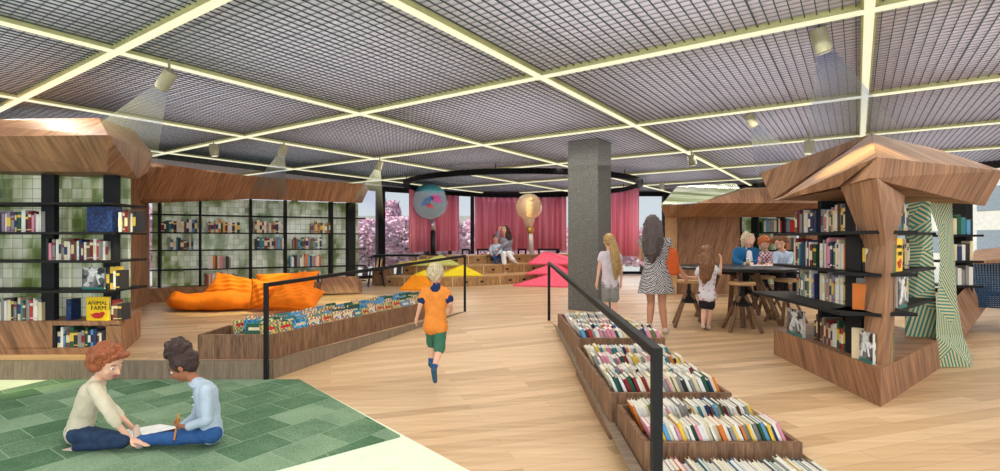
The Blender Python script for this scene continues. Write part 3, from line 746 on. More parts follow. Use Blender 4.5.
for z, zn in ((0.295, 'on the base'), (0.71, 'on the lower shelf'), (1.03, 'on the middle shelf'), (1.376, 'on the upper shelf')):
    hm = 0.30 if z > .5 and z < 1.3 else 0.27
    if z > .3: row(fL, onL(784 if z > 1 else 786), onL(804.5), z, '%s of the faceted kiosk, outer bay' % zn, G, hmax=hm, yfront=INL, tmean=.040)
    else: row(fL, onL(803), onL(806), z, '%s of the faceted kiosk, outer bay' % zn, G, hmax=hm, yfront=INL, tmean=.03)
    row(fL, onL(809), onL(833.5), z, '%s of the faceted kiosk, inner bay' % zn, G, hmax=hm, yfront=INL, tmean=.036)
    row(fL, onL(849.5), onL(861), z, '%s of the faceted kiosk by its column' % zn, G, hmax=hm, yfront=INL, tmean=.034)
    if abs(z - 1.03) > .01 : row(fR, 0.28, onR(904), z, '%s of the faceted kiosk behind its column' % zn, G, hmax=hm, yfront=INL, tmean=.036)
    if z > .3: row(fR, onR(917) if z < 1 else onR(911), onR(923), z, '%s of the faceted kiosk beside the stripes' % zn, G, hmax=hm * .96, yfront=INL, tmean=.036)
photo_book(fL, onL(792), 0.295, 'at the table end of the faceted kiosk', w=.34, h=.27)
photo_book(fL, onL(858) + .06, 0.295, 'at the foot of the folded column', w=.17, h=.25, yaw=.0)
animal_farm(fR, onR(903), 1.03, 'beside the folded corner column', w=.19, h=.285)
photo_book(fR, onR(906.5), 0.71, 'under the yellow paperback', w=.24, h=.27)
bpy.data.objects.remove(fR); bpy.data.objects.remove(fL)

# further shelf end behind the striped panel
k4 = thing('bookcase_kiosk', 'narrow black shelf end with low timber base, behind the teal striped panel', 'bookcase', (X(953, 7.2), 7.2, 0), 0.0)
def q4(px, py, Y): return P(px, py, Y) - Vector((X(953, 7.2), 7.2, 0))
b = MB(); b.hull([q4(953, 345, 6.5), q4(962, 341, 6.6), q4(988, 305, 7.6), q4(991, 285, 8.2), q4(953, 300, 6.8), q4(965, 288, 7.2), q4(953, 330, 8.2)])
b.build('base', 'walnut_flat', k4)
m = MB(); m.box((0.36, 0.3, 1.15), (0.10, 0.3, 1.55)); m.build('post', 'black_board', k4)
for z in (0.66, 1.0, 1.36):
    m = MB(); m.box((0.15, 0.2, z), (0.46, 0.5, 0.03)); m.build('shelf', 'black_metal', k4)
fr4 = k4
for z, nm in ((0.677, 'lower'), (1.017, 'middle'), (1.377, 'upper')):
    row(k4, 0.02, 0.28, z, 'on the %s shelf behind the striped panel' % nm, 'books behind the striped panel', hmax=.27, yfront=0.0, tmean=.05, far=True)

# ---------------------------------------------------------------- timber pavilion at the back with green glass roof
YB = 12.5
k5 = thing('reading_pavilion', 'timber reading pavilion with green glass roof and book niche behind the round table', 'pavilion', (X(678, YB), YB, 0), 0)
OB = Vector((X(678, YB), YB, 0))
def q5(px, py, Y): return P(px, py, Y) - OB
xn0, xn1 = X(740, YB) - OB.x, X(806, YB) - OB.x
z0n, z1n = Z(285, YB), Z(217, YB)
xe = X(845, YB) - OB.x
b = MB(); b.box((xn0 / 2, 0.15, Z(212, YB) / 2), (xn0, 0.3, Z(212, YB))); b.box(((xn0 + xe) / 2, 0.15, z0n / 2), (xe - xn0, 0.3, z0n)); b.box(((xn0 + xe) / 2, 0.15, (z1n + Z(205, YB)) / 2), (xe - xn0, 0.3, Z(205, YB) - z1n))
b.box(((xn1 + xe) / 2, 0.15, 1.2), (xe - xn1, 0.3, 1.6))
b.build('wall_panel', 'walnut', k5)
m = MB()
m.hull([q5(661, 206, 11.4), q5(700, 203, 11.0), q5(665, 217.5, 11.6), q5(680, 217.5, 11.8), q5(700, 203, 13.4), q5(668, 205, 13.4), q5(680, 217, 13.4)])
m.hull([q5(700, 203, 11.0), q5(745, 188.5, 11.4), q5(862, 186, 11.4), q5(862, 203, 11.0), q5(680, 217.5, 11.8), q5(862, 216, 11.8), q5(745, 188, 13.4), q5(862, 186, 13.4), q5(700, 200, 13.4), q5(862, 212, 13.4), q5(690, 214, 13.4)])
m.build('canopy', 'walnut', k5)
m = MB(); m.hull([q5(661, 205, 11.5), q5(700, 202, 11.2), q5(740, 189, 11.6), q5(677, 186.5, 12.4), q5(735, 183, 12.6), q5(740, 188, 13.2), q5(668, 204, 13.4)]); m.build('glass_roof', 'green_glass_blocks', k5)
m = MB(); m.hull([q5(665, 217, 12.0), q5(677, 217, 12.2), q5(665, 296, 12.2), q5(677, 296, 12.35), q5(672, 217, 12.7), q5(672, 294, 12.7)]); m.build('end_panel', 'pale_oak', k5)
m = MB(); m.box(((xn0 + xn1) / 2, 0.42, (z0n + z1n) / 2), (xn1 - xn0, 0.05, z1n - z0n)); m.build('glass_block_panel', 'green_glass_blocks', k5)
for px in (741, 758, 784): 
    m = MB(); m.box((X(px, YB) - OB.x, 0.15, (z0n + z1n) / 2), (0.05, 0.3, z1n - z0n)); m.build('post', 'black_board', k5)
zs5 = [Z(232, YB), Z(250, YB), Z(267, YB)]
for z in zs5: shelf(k5, xn0, xn1, z, d=0.34, t=.035)
G = 'books in the niche behind the round table'
row(k5, X(763, YB) - OB.x, X(783, YB) - OB.x, zs5[0], 'on the niche top shelf behind the round table', G, hmax=.33, tmean=.05, far=True)
row(k5, X(785, YB) - OB.x, X(802, YB) - OB.x, zs5[0], 'on the niche top shelf past the black divider', G, hmax=.33, tmean=.05, far=True)
row(k5, X(787, YB) - OB.x, X(803, YB) - OB.x, zs5[1], 'on the niche middle shelf behind the round table', G, hmax=.31, tmean=.05, far=True)
for grp, lab in (('books in the niche behind the round table', 'small distant books on the shelves of the niche behind the round table'), ('books on the long bookcase wall', 'small distant books low in the long bookcase wall'), ('books behind the striped panel', 'small distant books on the shelf end behind the striped panel')):
    m = MB(); order = ['pages']
    for p, rz, t_, d_, h_, ci, g_ in FARBOOKS:
        if g_ != grp: continue
        nm = 'book_' + BCOL[ci][0].replace(' ', '_')
        if nm not in order: order.append(nm)
        Mz = Matrix.Rotation(rz, 3, 'Z'); m.mi = order.index(nm); m.box(p + Mz @ Vector((0, d_ / 2, h_ / 2)), (t_, d_, h_), rz); m.mi = 0; m.box(p + Mz @ Vector((0, d_ * .45, h_ / 2 + .002)), (t_ * .7, d_ * .8, h_), rz)
    o = m.build('distant_books', order); tag(o, lab, 'books', kind='stuff')
print('SHELF BOOKS', NB[0])

# ---------------------------------------------------------------- low book box along the ramp
e = Vector((-0.98, 9.2, 0)) - Vector((-2.49, 5.68, 0)); LB = e.length; azb = atan2(e.y, e.x); O6 = Vector((-2.49, 5.68, 0))
bx = thing('book_trough', 'long low timber trough of picture books edging the ramp', 'book trough', O6, 0)
ed = e.normalized(); en = Vector((-ed.y, ed.x, 0))     # en points away from the ramp
p0 = Vector((-0.80, 0, 0)); p1 = Vector((0, 0, 0)); p2 = ed * LB
b = MB(); H6 = 0.27; T = 0.035
b.box((-0.40, T / 2, H6 / 2), (0.80, T, H6)); b.bar(p1 + en * T / 2 + Vector((0, 0, H6 / 2)), p2 + en * T / 2 + Vector((0, 0, H6 / 2)), T, H6); b.build('front_board', 'walnut_bin', bx)
p3 = p2 + en * 0.62; p4 = Vector((-0.80, 0.62, 0))
# inner corner where the back line meets the short return
tt = (p4.y - p3.y) / ed.y; p5 = p3 + ed * tt
up = Vector((0, 0, H6 / 2))
b = MB(); b.bar(p3 + up, p5 + up, T, H6); b.bar(p5 + up, p4 + up, T, H6); b.build('back_board', 'walnut_bin', bx)
b = MB(); b.bar(p4 + up + Vector((T / 2, 0, 0)), p0 + up + Vector((T / 2, 0.036, 0)), T, H6); b.build('end_board', 'walnut_bin', bx)
b = MB(); b.bar(p2 + up - ed * T / 2 + en * .036, p3 + up - ed * T / 2, T, H6); b.build('end_board', 'walnut_bin', bx)
b = MB(); b.prism([(p0.x + .04, .04), (p1.x + .02, .04), tuple((p2 + en * .04 - ed * .04).xy), tuple((p3 - ed * .04 - en * .02).xy), (p5.x, p5.y - .02), (p4.x + .04, p4.y - .02)], 0.0, 0.03); b.build('bottom', 'walnut_bin', bx)
COVERS = [('cover_garden', 'garden-patterned'), ('cover_sea', 'sea-blue'), ('cover_party', 'confetti-coloured'), ('cover_garden', 'yellow'), ('book_sky_blue', 'light blue'), ('book_dark_green', 'green'), ('cover_party', 'speckled'), ('book_teal', 'teal')]
PB = {}
def face_book(mat):
    if mat in PB: return PB[mat]
    m = MB(); m.box((0, 0.5, 0.5), (0.96, 0.7, 0.96)); m.mi = 1
    m.box((0, 0.08, 0.5), (1, 0.16, 1)); m.box((0, 0.92, 0.5), (1, 0.16, 1)); m.box((-0.485, 0.5, 0.5), (0.03, 1, 1))
    m.mi = 2; m.box((0, -0.02, 0.8), (0.7, 0.06, 0.12))
    PB[mat] = m.mesh('picture_book', ['pages', mat, 'book_cream' if mat != 'cover_garden' else 'book_bright_red']); return PB[mat]
cnt = {}
rr = random.Random(5)
def lean_book(p, rz, w, h, t, ci, lab, lean=-0.22, group='picture books in the trough beside the ramp'):
    o = bpy.data.objects.new('picture_book', face_book(COVERS[ci][0])); COL.objects.link(o)
    o.location = p; o.scale = (w, t, h); o.rotation_euler = (lean, 0, rz); tag(o, uniq(lab), 'book', group)
s = -0.70; i = 0
for ri, (off, zb, nm) in enumerate(((0.075, 0.10, 'front row'), (0.16, 0.11, 'second row'), (0.26, 0.12, 'third row'), (0.37, 0.13, 'fourth row'), (0.49, 0.14, 'back row'))):
    s = -0.30 - .05 * ri; i = 0
    while s < LB - 0.25:
        w = rr.uniform(0.15, 0.24); i += 1; ci = rr.randrange(8)
        c = s + w / 2
        if c < 0: q = O6 + Vector((c - .04, off, 0)); rz = 0
        else: q = O6 + ed * (c + .06) + en * off; rz = azb
        q.z = zb; lean_book(q, rz, w * .96, rr.uniform(.24, .28), 0.02, ci, '%s picture book, %s from the bend, %s of the ramp trough' % (COVERS[ci][1], ordinal(i), nm))
        # further copies right behind it
        s += w + .006

# ---------------------------------------------------------------- stepped book bins
def bin_step(label, x0, x1, yb0, yb1, yf, zt, zbot):
    """a tray: back edge from (x0, yb0) to (x1, yb1), front edge at yf; rim at zt"""
    r = thing('book_bin', label, 'book bin', ((x0 + x1) / 2, yf, zbot), 0, 'stepped timber book bins beside the ramp')
    ox = Vector(((x0 + x1) / 2, yf, zbot)); h = zt - zbot; T = 0.03
    def bar(nm, a, c, mat='walnut_bin', hh=h):
        m = MB(); m.bar(Vector((a[0], a[1], zbot + hh / 2)) - ox, Vector((c[0], c[1], zbot + hh / 2)) - ox, T, hh); return m.build(nm, mat, r)
    bar('side_board', (x0 + T / 2, yf + T), (x0 + T / 2, yb0 - T)); bar('side_board', (x1 - T / 2, yf + T), (x1 - T / 2, yb1 - T))
    bar('front_board', (x0, yf + T / 2), (x1, yf + T / 2)); bar('back_board', (x0, yb0 - T / 2), (x1, yb1 - T / 2))
    m = MB(); m.prism([(x0 + T - ox.x, T), (x1 - T - ox.x, T), (x1 - T - ox.x, yb1 - T - ox.y), (x0 + T - ox.x, yb0 - T - ox.y)], zt - 0.13 - zbot, zt - 0.11 - zbot); m.build('bottom', 'walnut_bin', r)
    return r
STEPS = [('long timber book bin farthest up the ramp, behind three others', 0.84, 1.79, 7.55, 6.9, 5.66, 0.235, -0.19), ('timber book bin in the middle of the stepped run, crossed by the handrail', 0.82, 1.74, 5.62, 5.62, 3.92, 0.15, -0.195),
         ('wide timber book bin full of colourful covers beside the black post', 0.87, 1.82, 3.88, 3.88, 3.14, 0.08, -0.199), ('lowest timber book bin, cut off by the bottom of the view', 0.87, 1.88, 3.10, 3.10, 2.20, -0.05, -0.199)]
for s_ in STEPS: bin_step(*s_)
b = MB(); b.hull([(0.83, 7.6, -0.04), (0.83, 2.2, -0.2), (0.87, 7.6, -0.04), (0.87, 2.2, -0.2), (0.80, 7.6, 0.05), (0.78, 2.2, -0.12), (0.86, 7.6, 0.05), (0.86, 2.2, -0.12)])
tag(b.build('kick_board', 'grey_oak'), 'sloping grey oak kick board at the foot of the stepped book bins', 'board')
rr = random.Random(8)
PW = [22, 9, 2, 4, 3, 1, 3, 5, 1, 2, 2, 1, 10, 3, 5, 1]
rowspec = []
#  bin, y of the row, z base, tilt
for bi, ys in ((0, (7.0, 6.45, 6.1, 5.8)), (1, (5.25, 4.85, 4.45, 4.12)), (2, (3.66, 3.30)), (3, (2.93, 2.60))):
    st = STEPS[bi]
    for k, y in enumerate(ys): rowspec.append((bi, k, y, st[1] + .05, st[2] - .06, st[6]))
BINN = ['the farthest bin', 'the middle bin', 'the wide bin', 'the lowest bin']
cnt = 0; far_spec = []
def paperback_mesh(ci): return book_mesh(ci, 2)
for bi, k, y, xa, xb, zt in rowspec:
    x = xa + .05; i = 0
    dense = 0.0235 if bi >= 2 else 0.027 if bi == 1 else 0.036
    while x < xb + .03:
        t = dense * rr.uniform(.7, 1.3); i += 1; ci = rr.choices(range(16), PW)[0]
        h = rr.uniform(.165, .20); d = .17 + .03 * rr.random(); tilt = -0.40 + rr.uniform(-.02, .02)
        zb = zt - 0.085
        yy = y - d / 2 + rr.uniform(-.01, .01)
        if bi == 0 and k == 0 and x > xb - .2: break
        if bi == 0 and k < 2: far_spec.append((x, yy, zb, t, d, h, ci, tilt))
        else:
            lab = uniq('%s paperback, %s in the %s row of %s beside the ramp' % (BCOL[ci][0], ordinal(i), ONES[k], BINN[bi]))
            put('paperback', book_mesh(ci, 2), (x + t / 2 , yy, zb), 0, (t * .9, d, h), lab, 'book', 'paperbacks in the stepped bins', tilt); cnt += 1
        x += t * 1.07
m = MB()
order = []
for (x, yy, zb, t, d, h, ci, tilt) in far_spec:
    cname = 'book_' + BCOL[ci][0].replace(' ', '_')
    for nm in (cname, 'pages'):
        if nm not in order: order.append(nm)
    Mt = Matrix.Rotation(tilt, 3, 'Y')
    m.mi = order.index('pages'); m.box(Vector((x, yy + d / 2, zb)) + Mt @ Vector((0, 0, h / 2)), (t * .6, d * .95, h * .97), M=Mt)
    m.mi = order.index(cname)
    for sx in (-.35, .35): m.box(Vector((x, yy + d / 2, zb)) + Mt @ Vector((sx * t, 0, h / 2)), (t * .12, d, h), M=Mt)
o = m.build('paperback_rows', order); tag(o, 'small distant paperbacks packed in the back rows of the farthest book bin', 'books', kind='stuff')
print('PAPERBACKS', cnt)
# ================================================================ people
def skin(n, c): plain(n, c, 0.55, var=0.05, scale=9)
skin('skin_fair', (228, 178, 152)); skin('skin_tan', (196, 140, 108)); skin('skin_brown', (160, 102, 74))
plain('eye_white', (236, 234, 230), 0.3); plain('iris_dark', (50, 36, 30), 0.2); plain('lip', (186, 96, 90), 0.5)
def hair(n, c):
    m, t = base_mat(n, 0.5, spec=0.4)
    nn = t.n('ShaderNodeTexNoise', i_Scale=1.0, i_Detail=5.0, i_Distortion=2.0); t.l(t.coord(scale=(60, 60, 9)), nn.inputs['Vector'])
    a = srgb(*c); t.l(t.ramp(nn.outputs[0], [(0.35, tuple(x * .45 for x in a[:3]) + (1,)), (0.65, a)]), t.b.inputs['Base Color'])
    bp = t.n('ShaderNodeBump', i_Strength=0.8, i_Distance=0.01); t.l(nn.outputs[0], bp.inputs['Height']); t.l(bp.outputs[0], t.b.inputs['Normal'])
hair('hair_red', (176, 98, 58)); hair('hair_dark', (66, 44, 40)); hair('hair_blond', (226, 208, 170)); hair('hair_sandy', (196, 160, 104)); hair('hair_brown', (150, 102, 66)); hair('hair_ginger', (208, 112, 52)); hair('hair_grey_brown', (98, 84, 84))
def cloth(n, c, var=0.08, scale=14, bump=0.35): plain(n, c, 0.85, var=var, scale=scale, spec=0.1, bump=bump)
cloth('cream_shirt', (208, 198, 174)); cloth('jeans', (46, 62, 88), var=.25); cloth('blue_jeans', (52, 88, 140), var=.15); cloth('denim_pale', (172, 186, 202), var=.06)
cloth('orange_tee', (224, 138, 62)); cloth('green_shorts', (66, 116, 94)); cloth('grey_tee', (206, 196, 204)); cloth('white_tee', (226, 222, 226)); cloth('black_cloth', (44, 42, 48))
cloth('denim_jacket', (44, 104, 150)); cloth('white_cloth', (232, 232, 234)); cloth('grey_knit', (140, 138, 150)); cloth('light_blue', (186, 204, 226)); cloth('orange_leather', (206, 96, 50)); cloth('shoe_white', (206, 184, 168)); cloth('shoe_blue', (60, 96, 120)); cloth('navy', (34, 50, 92)); cloth('sole', (230, 226, 214))
def check_mat(name, a, b_, sc, dots=False):
    m, t = base_mat(name, 0.85, spec=0.1)
    if dots:
        v = t.n('ShaderNodeTexVoronoi', i_Scale=sc); v.inputs['Randomness'].default_value = 0.4; t.l(t.coord(), v.inputs['Vector'])
        t.l(t.ramp(v.outputs['Distance'], [(0.0, srgb(*a)), (0.28, srgb(*b_))], 'CONSTANT'), t.b.inputs['Base Color'])
    else:
        v = t.n('ShaderNodeTexChecker', i_Scale=sc); v.inputs['Color1'].default_value = srgb(*a); v.inputs['Color2'].default_value = srgb(*b_)
        t.l(t.coord(loc=(0.013, 0.011, 0.017)), v.inputs['Vector']); t.l(v.outputs[0], t.b.inputs['Base Color'])
check_mat('black_white_check', (36, 36, 40), (206, 202, 202), 58); check_mat('houndstooth_shorts', (60, 60, 60), (190, 188, 182), 50)
check_mat('plaid', (190, 90, 100), (220, 224, 232), 30); check_mat('dotted_tee', (214, 150, 170), (232, 228, 232), 14, True)
FOLD = bpy.data.textures.new('cloth_folds', 'CLOUDS'); FOLD.noise_scale = 0.075; FOLD.noise_depth = 2
LOCK = bpy.data.textures.new('hair_locks', 'CLOUDS'); LOCK.noise_scale = 0.03; LOCK.noise_depth = 2
def finish(mb, name, mats, parent, off, voxel, sm=2):
    """close overlapping volumes into one continuous skin"""
    o = mb.build(name, mats, None, off=off)
    r = o.modifiers.new('r', 'REMESH'); r.mode = 'VOXEL'; r.voxel_size = voxel; r.use_smooth_shade = True
    if name not in ('body', 'hair', 'shoe'):
        dm = o.modifiers.new('d', 'DISPLACE'); dm.texture = FOLD; dm.strength = voxel * 2.6; dm.mid_level = 0.5; dm.texture_coords = 'LOCAL'
    if name == 'hair':
        dm = o.modifiers.new('d', 'DISPLACE'); dm.texture = LOCK; dm.strength = voxel * 3.2; dm.mid_level = 0.5; dm.texture_coords = 'LOCAL'
    if sm: s = o.modifiers.new('s', 'SMOOTH'); s.iterations = sm; s.factor = 0.5
    dg = bpy.context.evaluated_depsgraph_get()
    me = bpy.data.meshes.new_from_object(o.evaluated_get(dg)); old = o.data
    o.modifiers.clear(); o.data = me; bpy.data.meshes.remove(old)
    me.materials.clear(); me.materials.append(MATS[mats]); me.name = name
    me.polygons.foreach_set('material_index', [0] * len(me.polygons)); me.polygons.foreach_set('use_smooth', [True] * len(me.polygons))
    o.parent = parent
    return o
def hand(mb, w, d, n, s, curl=0.35):
    """hand from wrist W towards D, palm facing N, size S (hand length)"""
    d = Vector(d).normalized(); n = Vector(n); n = (n - d * n.dot(d)).normalized(); side = d.cross(n)
    M = Matrix((side, d, n)).transposed()
    mb.ball(Vector(w) + d * s * .28, (s * .23, s * .33, s * .11), 12, 8, M)
    for k, (o, L) in enumerate(((-.17, .42), (-.06, .48), (.05, .45), (.16, .35))):
        a = Vector(w) + d * s * .50 + side * s * o; e = d * cos(curl) + n * sin(curl); e2 = d * cos(curl * 2.2) + n * sin(curl * 2.2)
        b = a + e * s * L * .5; c = b + e2 * s * L * .5
        mb.capsule(a, b, s * .055, s * .05, 8); mb.capsule(b, c, s * .05, s * .042, 8)
    a = Vector(w) + d * s * .18 - side * s * .18; b = a - side * s * .14 + d * s * .18 + n * s * .05; c = b + d * s * .20 + n * s * .04
    mb.capsule(a, b, s * .075, s * .06, 8); mb.capsule(b, c, s * .06, s * .045, 8)
def frame(f, u=(0, 0, 1)):
    f = Vector(f).normalized(); r = f.cross(Vector(u)).normalized(); u = r.cross(f)
    return r, f, u, Matrix((r, f, u)).transposed()
def pose(b, h, f=(0, 1, 0), child=False, **ov):
    """joints of a standing figure of height h at base point b looking along f; overrides are world points"""
    r, f, u, M = frame(f); b = Vector(b); J = {}
    k = 1.0 if not child else 0.97
    def at(x, y, z): return b + r * x * h + f * y * h + u * z * h
    J['hs'] = h * (0.136 if not child else 0.168)
    J['head'] = at(0, .012, .925 if not child else .908); J['neck'] = at(0, -.008, .835 if not child else .80)
    for s, sx in (('L', -1), ('R', 1)):
        J['sh' + s] = at(sx * (.105 if not child else .10), 0, .81 * k); J['el' + s] = at(sx * .135, -.01, .63 * k); J['ha' + s] = at(sx * .14, .03, .48 * k)
        J['hip' + s] = at(sx * .052, 0, .50 * k); J['kn' + s] = at(sx * .055, .012, .27); J['an' + s] = at(sx * .055, 0, .045)
    J['f'] = f; J['r'] = r; J['hf'] = f; J['h'] = h; J['child'] = child; J['base'] = b; J['hd'] = {}
    for q, v in ov.items(): J[q] = v if q in ('hs', 'h', 'child') else Vector(v)
    return J
def person(label, J, skin_, hair_, top=None, bottom=None, shoes=None, tails=(), voxel=0.009, sleeve=0.5, leg=1.0, dress=None, hands=True, hair_style='short', collar=None, extra=None, toes={}, socks=None, group=None, handdir={}, hem=None, grow=1.0, bun=None):
    h = J['h'] * grow; c = J['child']; base = Vector(J['base']); hs = J['hs']
    root = thing('person', label, 'person', base)
    R_ = {k: v * h for k, v in dict(th=.046, kn=.031, ca=.033, an=.019, ua=.025, el=.020, fa=.020, wr=.014, ch=.062, wa=.052, hi=.056, nk=.030).items()}
    if c: R_['nk'] *= 1.12; R_['wa'] *= 1.05
    body = MB()
    cs_ = (J['shL'] + J['shR']) / 2; chp = (J['hipL'] + J['hipR']) / 2
    mid = J.get('waist', (cs_ * .42 + chp * .58))
    sr = (J['shR'] - J['shL']) * .5; hr = (J['hipR'] - J['hipL']) * .5
    def torso(mb, g=0.0, low=0.0):
        for sg in (-1, 1):
            a = cs_ + sr * sg * .55 - (cs_ - mid).normalized() * R_['ch'] * .45; m_ = mid + hr * sg * .55; q = chp + hr * sg * .75
            mb.capsule(a, m_, R_['ch'] + g, R_['wa'] + g); mb.capsule(m_, q, R_['wa'] + g, R_['hi'] + g)
            mb.capsule(cs_ + sr * sg * .2 , cs_ + sr * sg * .98, R_['ua'] * 1.35 + g, R_['ua'] * 1.15 + g)
        mb.capsule(cs_ - (cs_ - mid).normalized() * R_['ch'] * .5, mid, R_['ch'] + g, R_['wa'] + g)
    torso(body)
    r, f, u, M = frame(J['hf'], J['hu'] if 'hu' in J else (0, 0, 1))
    H = J['head']
    body.capsule(J['neck'] - (J['neck'] - cs_) * .3, H - u * hs * .28, R_['nk'] * 1.15, R_['nk'])
    body.capsule(cs_, J['neck'], R_['nk'] * 1.6, R_['nk'] * 1.2)
    body.ball(H + u * hs * .10 - f * hs * .03, (hs * .36, hs * .42, hs * .39), 20, 14, M)
    body.ball(H - u * hs * .13 + f * hs * .09, (hs * .285, hs * .31, hs * .33), 18, 12, M)
    body.ball(H - u * hs * .36 + f * hs * .24, (hs * .12, hs * .09, hs * .09), 12, 8, M)
    body.capsule(H - u * hs * .0 + f * hs * .37, H - u * hs * .13 + f * hs * .46, hs * .035, hs * .055, 8)
    for sg in (-1, 1):
        body.ball(H + r * sg * hs * .37 - u * hs * .04 - f * hs * .03, (hs * .04, hs * .07, hs * .11), 10, 8, M)
        body.ball(H + r * sg * hs * .17 - u * hs * .13 + f * hs * .27, (hs * .10, hs * .08, hs * .10), 10, 8, M)
    for s in 'LR':
        sh, el, ha = J['sh' + s], J['el' + s], J['ha' + s]
        body.capsule(sh, el, R_['ua'] * 1.15, R_['el']); body.capsule(el, ha, R_['fa'] * 1.05, R_['wr'])
        hd = Vector(handdir.get(s, (ha - el).normalized())); body.capsule(ha, ha + hd.normalized() * hs * .15, R_['wr'], R_['wr'] * .95)
        n = Vector(handdir.get(s + 'n', J['f'] * .6 + (J['r'] * (-1 if s == 'R' else 1))))
        if abs(n.normalized().dot(hd.normalized())) > .93: n = Vector((0, 0, -1))
        hand(body, ha, hd, n, hs * (.72 if not c else .62), handdir.get(s + 'c', .35))
        hp, kn, an = J['hip' + s], J['kn' + s], J['an' + s]
        body.capsule(hp, kn, R_['th'], R_['kn']); kc = kn.lerp(an, .3)
        body.capsule(kn, kc, R_['kn'], R_['ca']); body.capsule(kc, an, R_['ca'], R_['an'])
        td = Vector(toes.get(s, J['f'])).normalized(); ll = h * .085 if not c else h * .09
        body.capsule(an + Vector((0, 0, -h * .022)) - td * h * .012, an + td * ll - Vector((0, 0, h * .030)), h * .021, h * .014)
    finish(body, 'body', skin_, root, base, voxel)
    # face
    for sg in (-1, 1):
        e = H + r * sg * hs * .155 + f * hs * .335 - u * hs * .0
        m = MB(); m.ball(e - base, hs * .042, 10, 8); m.build('eye', 'eye_white', root, True)
        m = MB(); m.ball(e + f * hs * .018 - base, hs * .031, 8, 6); m.build('iris', 'iris_dark', root.children[-1], True)
        m = MB(); m.capsule(e + u * hs * .105 + r * sg * hs * .07 + f * hs * .015 - base, e + u * hs * .115 - r * sg * hs * .05 + f * hs * .04 - base, hs * .014, hs * .018, 6); m.build('eyebrow', hair_, root)
    m = MB(); m.capsule(H - u * hs * .245 + f * hs * .385 - r * hs * .085 - base, H - u * hs * .25 + f * hs * .405 - base, hs * .018, hs * .026, 8); m.capsule(H - u * hs * .25 + f * hs * .405 - base, H - u * hs * .245 + f * hs * .385 + r * hs * .085 - base, hs * .026, hs * .018, 8); m.build('mouth', 'lip', root)
    # hair
    m = MB()
    m.ball(H + u * hs * .15 - f * hs * .085, (hs * .42, hs * .43, hs * .41), 22, 16, M)
    if hair_style in ('curly', 'bob', 'wavy'):
        q = random.Random(len(label)); n = 130 if hair_style == 'curly' else 70
        for i in range(n):
            a = q.uniform(0, 2 * pi); el = q.uniform(-.55 if hair_style != 'curly' else -.25, 1.0); ce = sqrt(max(0, 1 - el * el))
            p = Vector((cos(a) * ce, sin(a) * ce, el))
            if p.y > .45 and p.z < .50: continue
            m.ball(H + u * hs * .13 - f * hs * .08 + M @ Vector((p.x * hs * .43, p.y * hs * .43, p.z * hs * .42)), hs * q.uniform(.06, .11), 8, 6)
        if hair_style == 'bob':
            for sg in (-1, 1): m.capsule(H + r * sg * hs * .36 + u * hs * .1 - f * hs * .08, H + r * sg * hs * .36 - u * hs * .42 - f * hs * .02, hs * .13, hs * .09)
            m.ball(H - f * hs * .26 - u * hs * .12, (hs * .36, hs * .2, hs * .36), 14, 10, M)
        if hair_style == 'wavy':
            m.ball(H - f * hs * .24 - u * hs * .05, (hs * .37, hs * .24, hs * .34), 14, 10, M)
            for sg in (-1, 1): m.ball(H + r * sg * hs * .34 - u * hs * .02 - f * hs * .1, (hs * .12, hs * .22, hs * .24), 10, 8, M)
            m.capsule(H + f * hs * .32 + u * hs * .36 - r * hs * .22, H + f * hs * .32 + u * hs * .34 + r * hs * .22, hs * .09, hs * .09)
    else:
        m.ball(H - f * hs * .2 - u * hs * .04, (hs * .33, hs * .22, hs * .28), 14, 10, M)
    for pts, rs in tails:
        pts = [Vector(p) for p in pts]
        for i in range(len(pts) - 1): m.capsule(pts[i], pts[i + 1], rs[i] * hs, rs[i + 1] * hs)
    if bun: m.ball(bun[0], bun[1], 16, 12); [m.ball(Vector(bun[0]) + Vector((random.uniform(-1, 1), random.uniform(-1, 1), random.uniform(-1, 1))).normalized() * bun[1] * .85, bun[1] * .35, 8, 6) for _ in range(26)]
    finish(m, 'hair', hair_, root, base, voxel, 1)
    g = 0.009 * h / 1.3 + .002
    if top:
        m = MB(); torso(m, g * 1.3)
        m.capsule(cs_, J['neck'] - (J['neck'] - cs_) * .15, R_['nk'] * 1.85, R_['nk'] * 1.35)
        if hem is not None:
            hz = chp + (chp - mid).normalized() * hem * h
            for sg in (-1, 1): m.capsule(chp + hr * sg * .8, hz + hr * sg * .85, R_['hi'] + g * 1.6, R_['hi'] + g * 2.0)
            m.capsule(chp, hz, R_['hi'] + g * 1.6, R_['hi'] + g * 2.0)
        for s in 'LR':
            sh, el, ha = J['sh' + s], J['el' + s], J['ha' + s]
            if sleeve <= 1: m.capsule(sh, sh.lerp(el, sleeve), R_['ua'] * 1.2 + g, R_['ua'] + g * 1.7)
            else:
                m.capsule(sh, el, R_['ua'] * 1.2 + g, R_['el'] + g * 1.4); m.capsule(el, el.lerp(ha, sleeve - 1), R_['fa'] + g * 1.6, R_['wr'] + g * 1.5)
        finish(m, 'shirt', top, root, base, voxel)
    if bottom:
        m = MB()
        for s in 'LR':
            hp, kn, an = J['hip' + s], J['kn' + s], J['an' + s]
            m.capsule(mid.lerp(chp, .75) + (hp - chp) * .6, hp, R_['wa'] + g * .8, R_['hi'] + g * .6)
            if leg <= 1: m.capsule(hp, hp.lerp(kn, leg), R_['th'] + g * 1.2, (R_['kn'] if leg > .9 else R_['th'] * .8) + g * 2.0)
            else: m.capsule(hp, kn, R_['th'] + g, R_['kn'] + g * 1.4); m.capsule(kn, kn.lerp(an, leg - 1), R_['ca'] + g * 1.3, (R_['ca'] * .75 if leg < 1.8 else R_['an']) + g * 1.5)
        m.capsule(J['hipL'], J['hipR'], R_['hi'] + g * .6, R_['hi'] + g * .6)
        finish(m, 'shorts' if leg <= 1.15 else 'trousers', bottom, root, base, voxel)
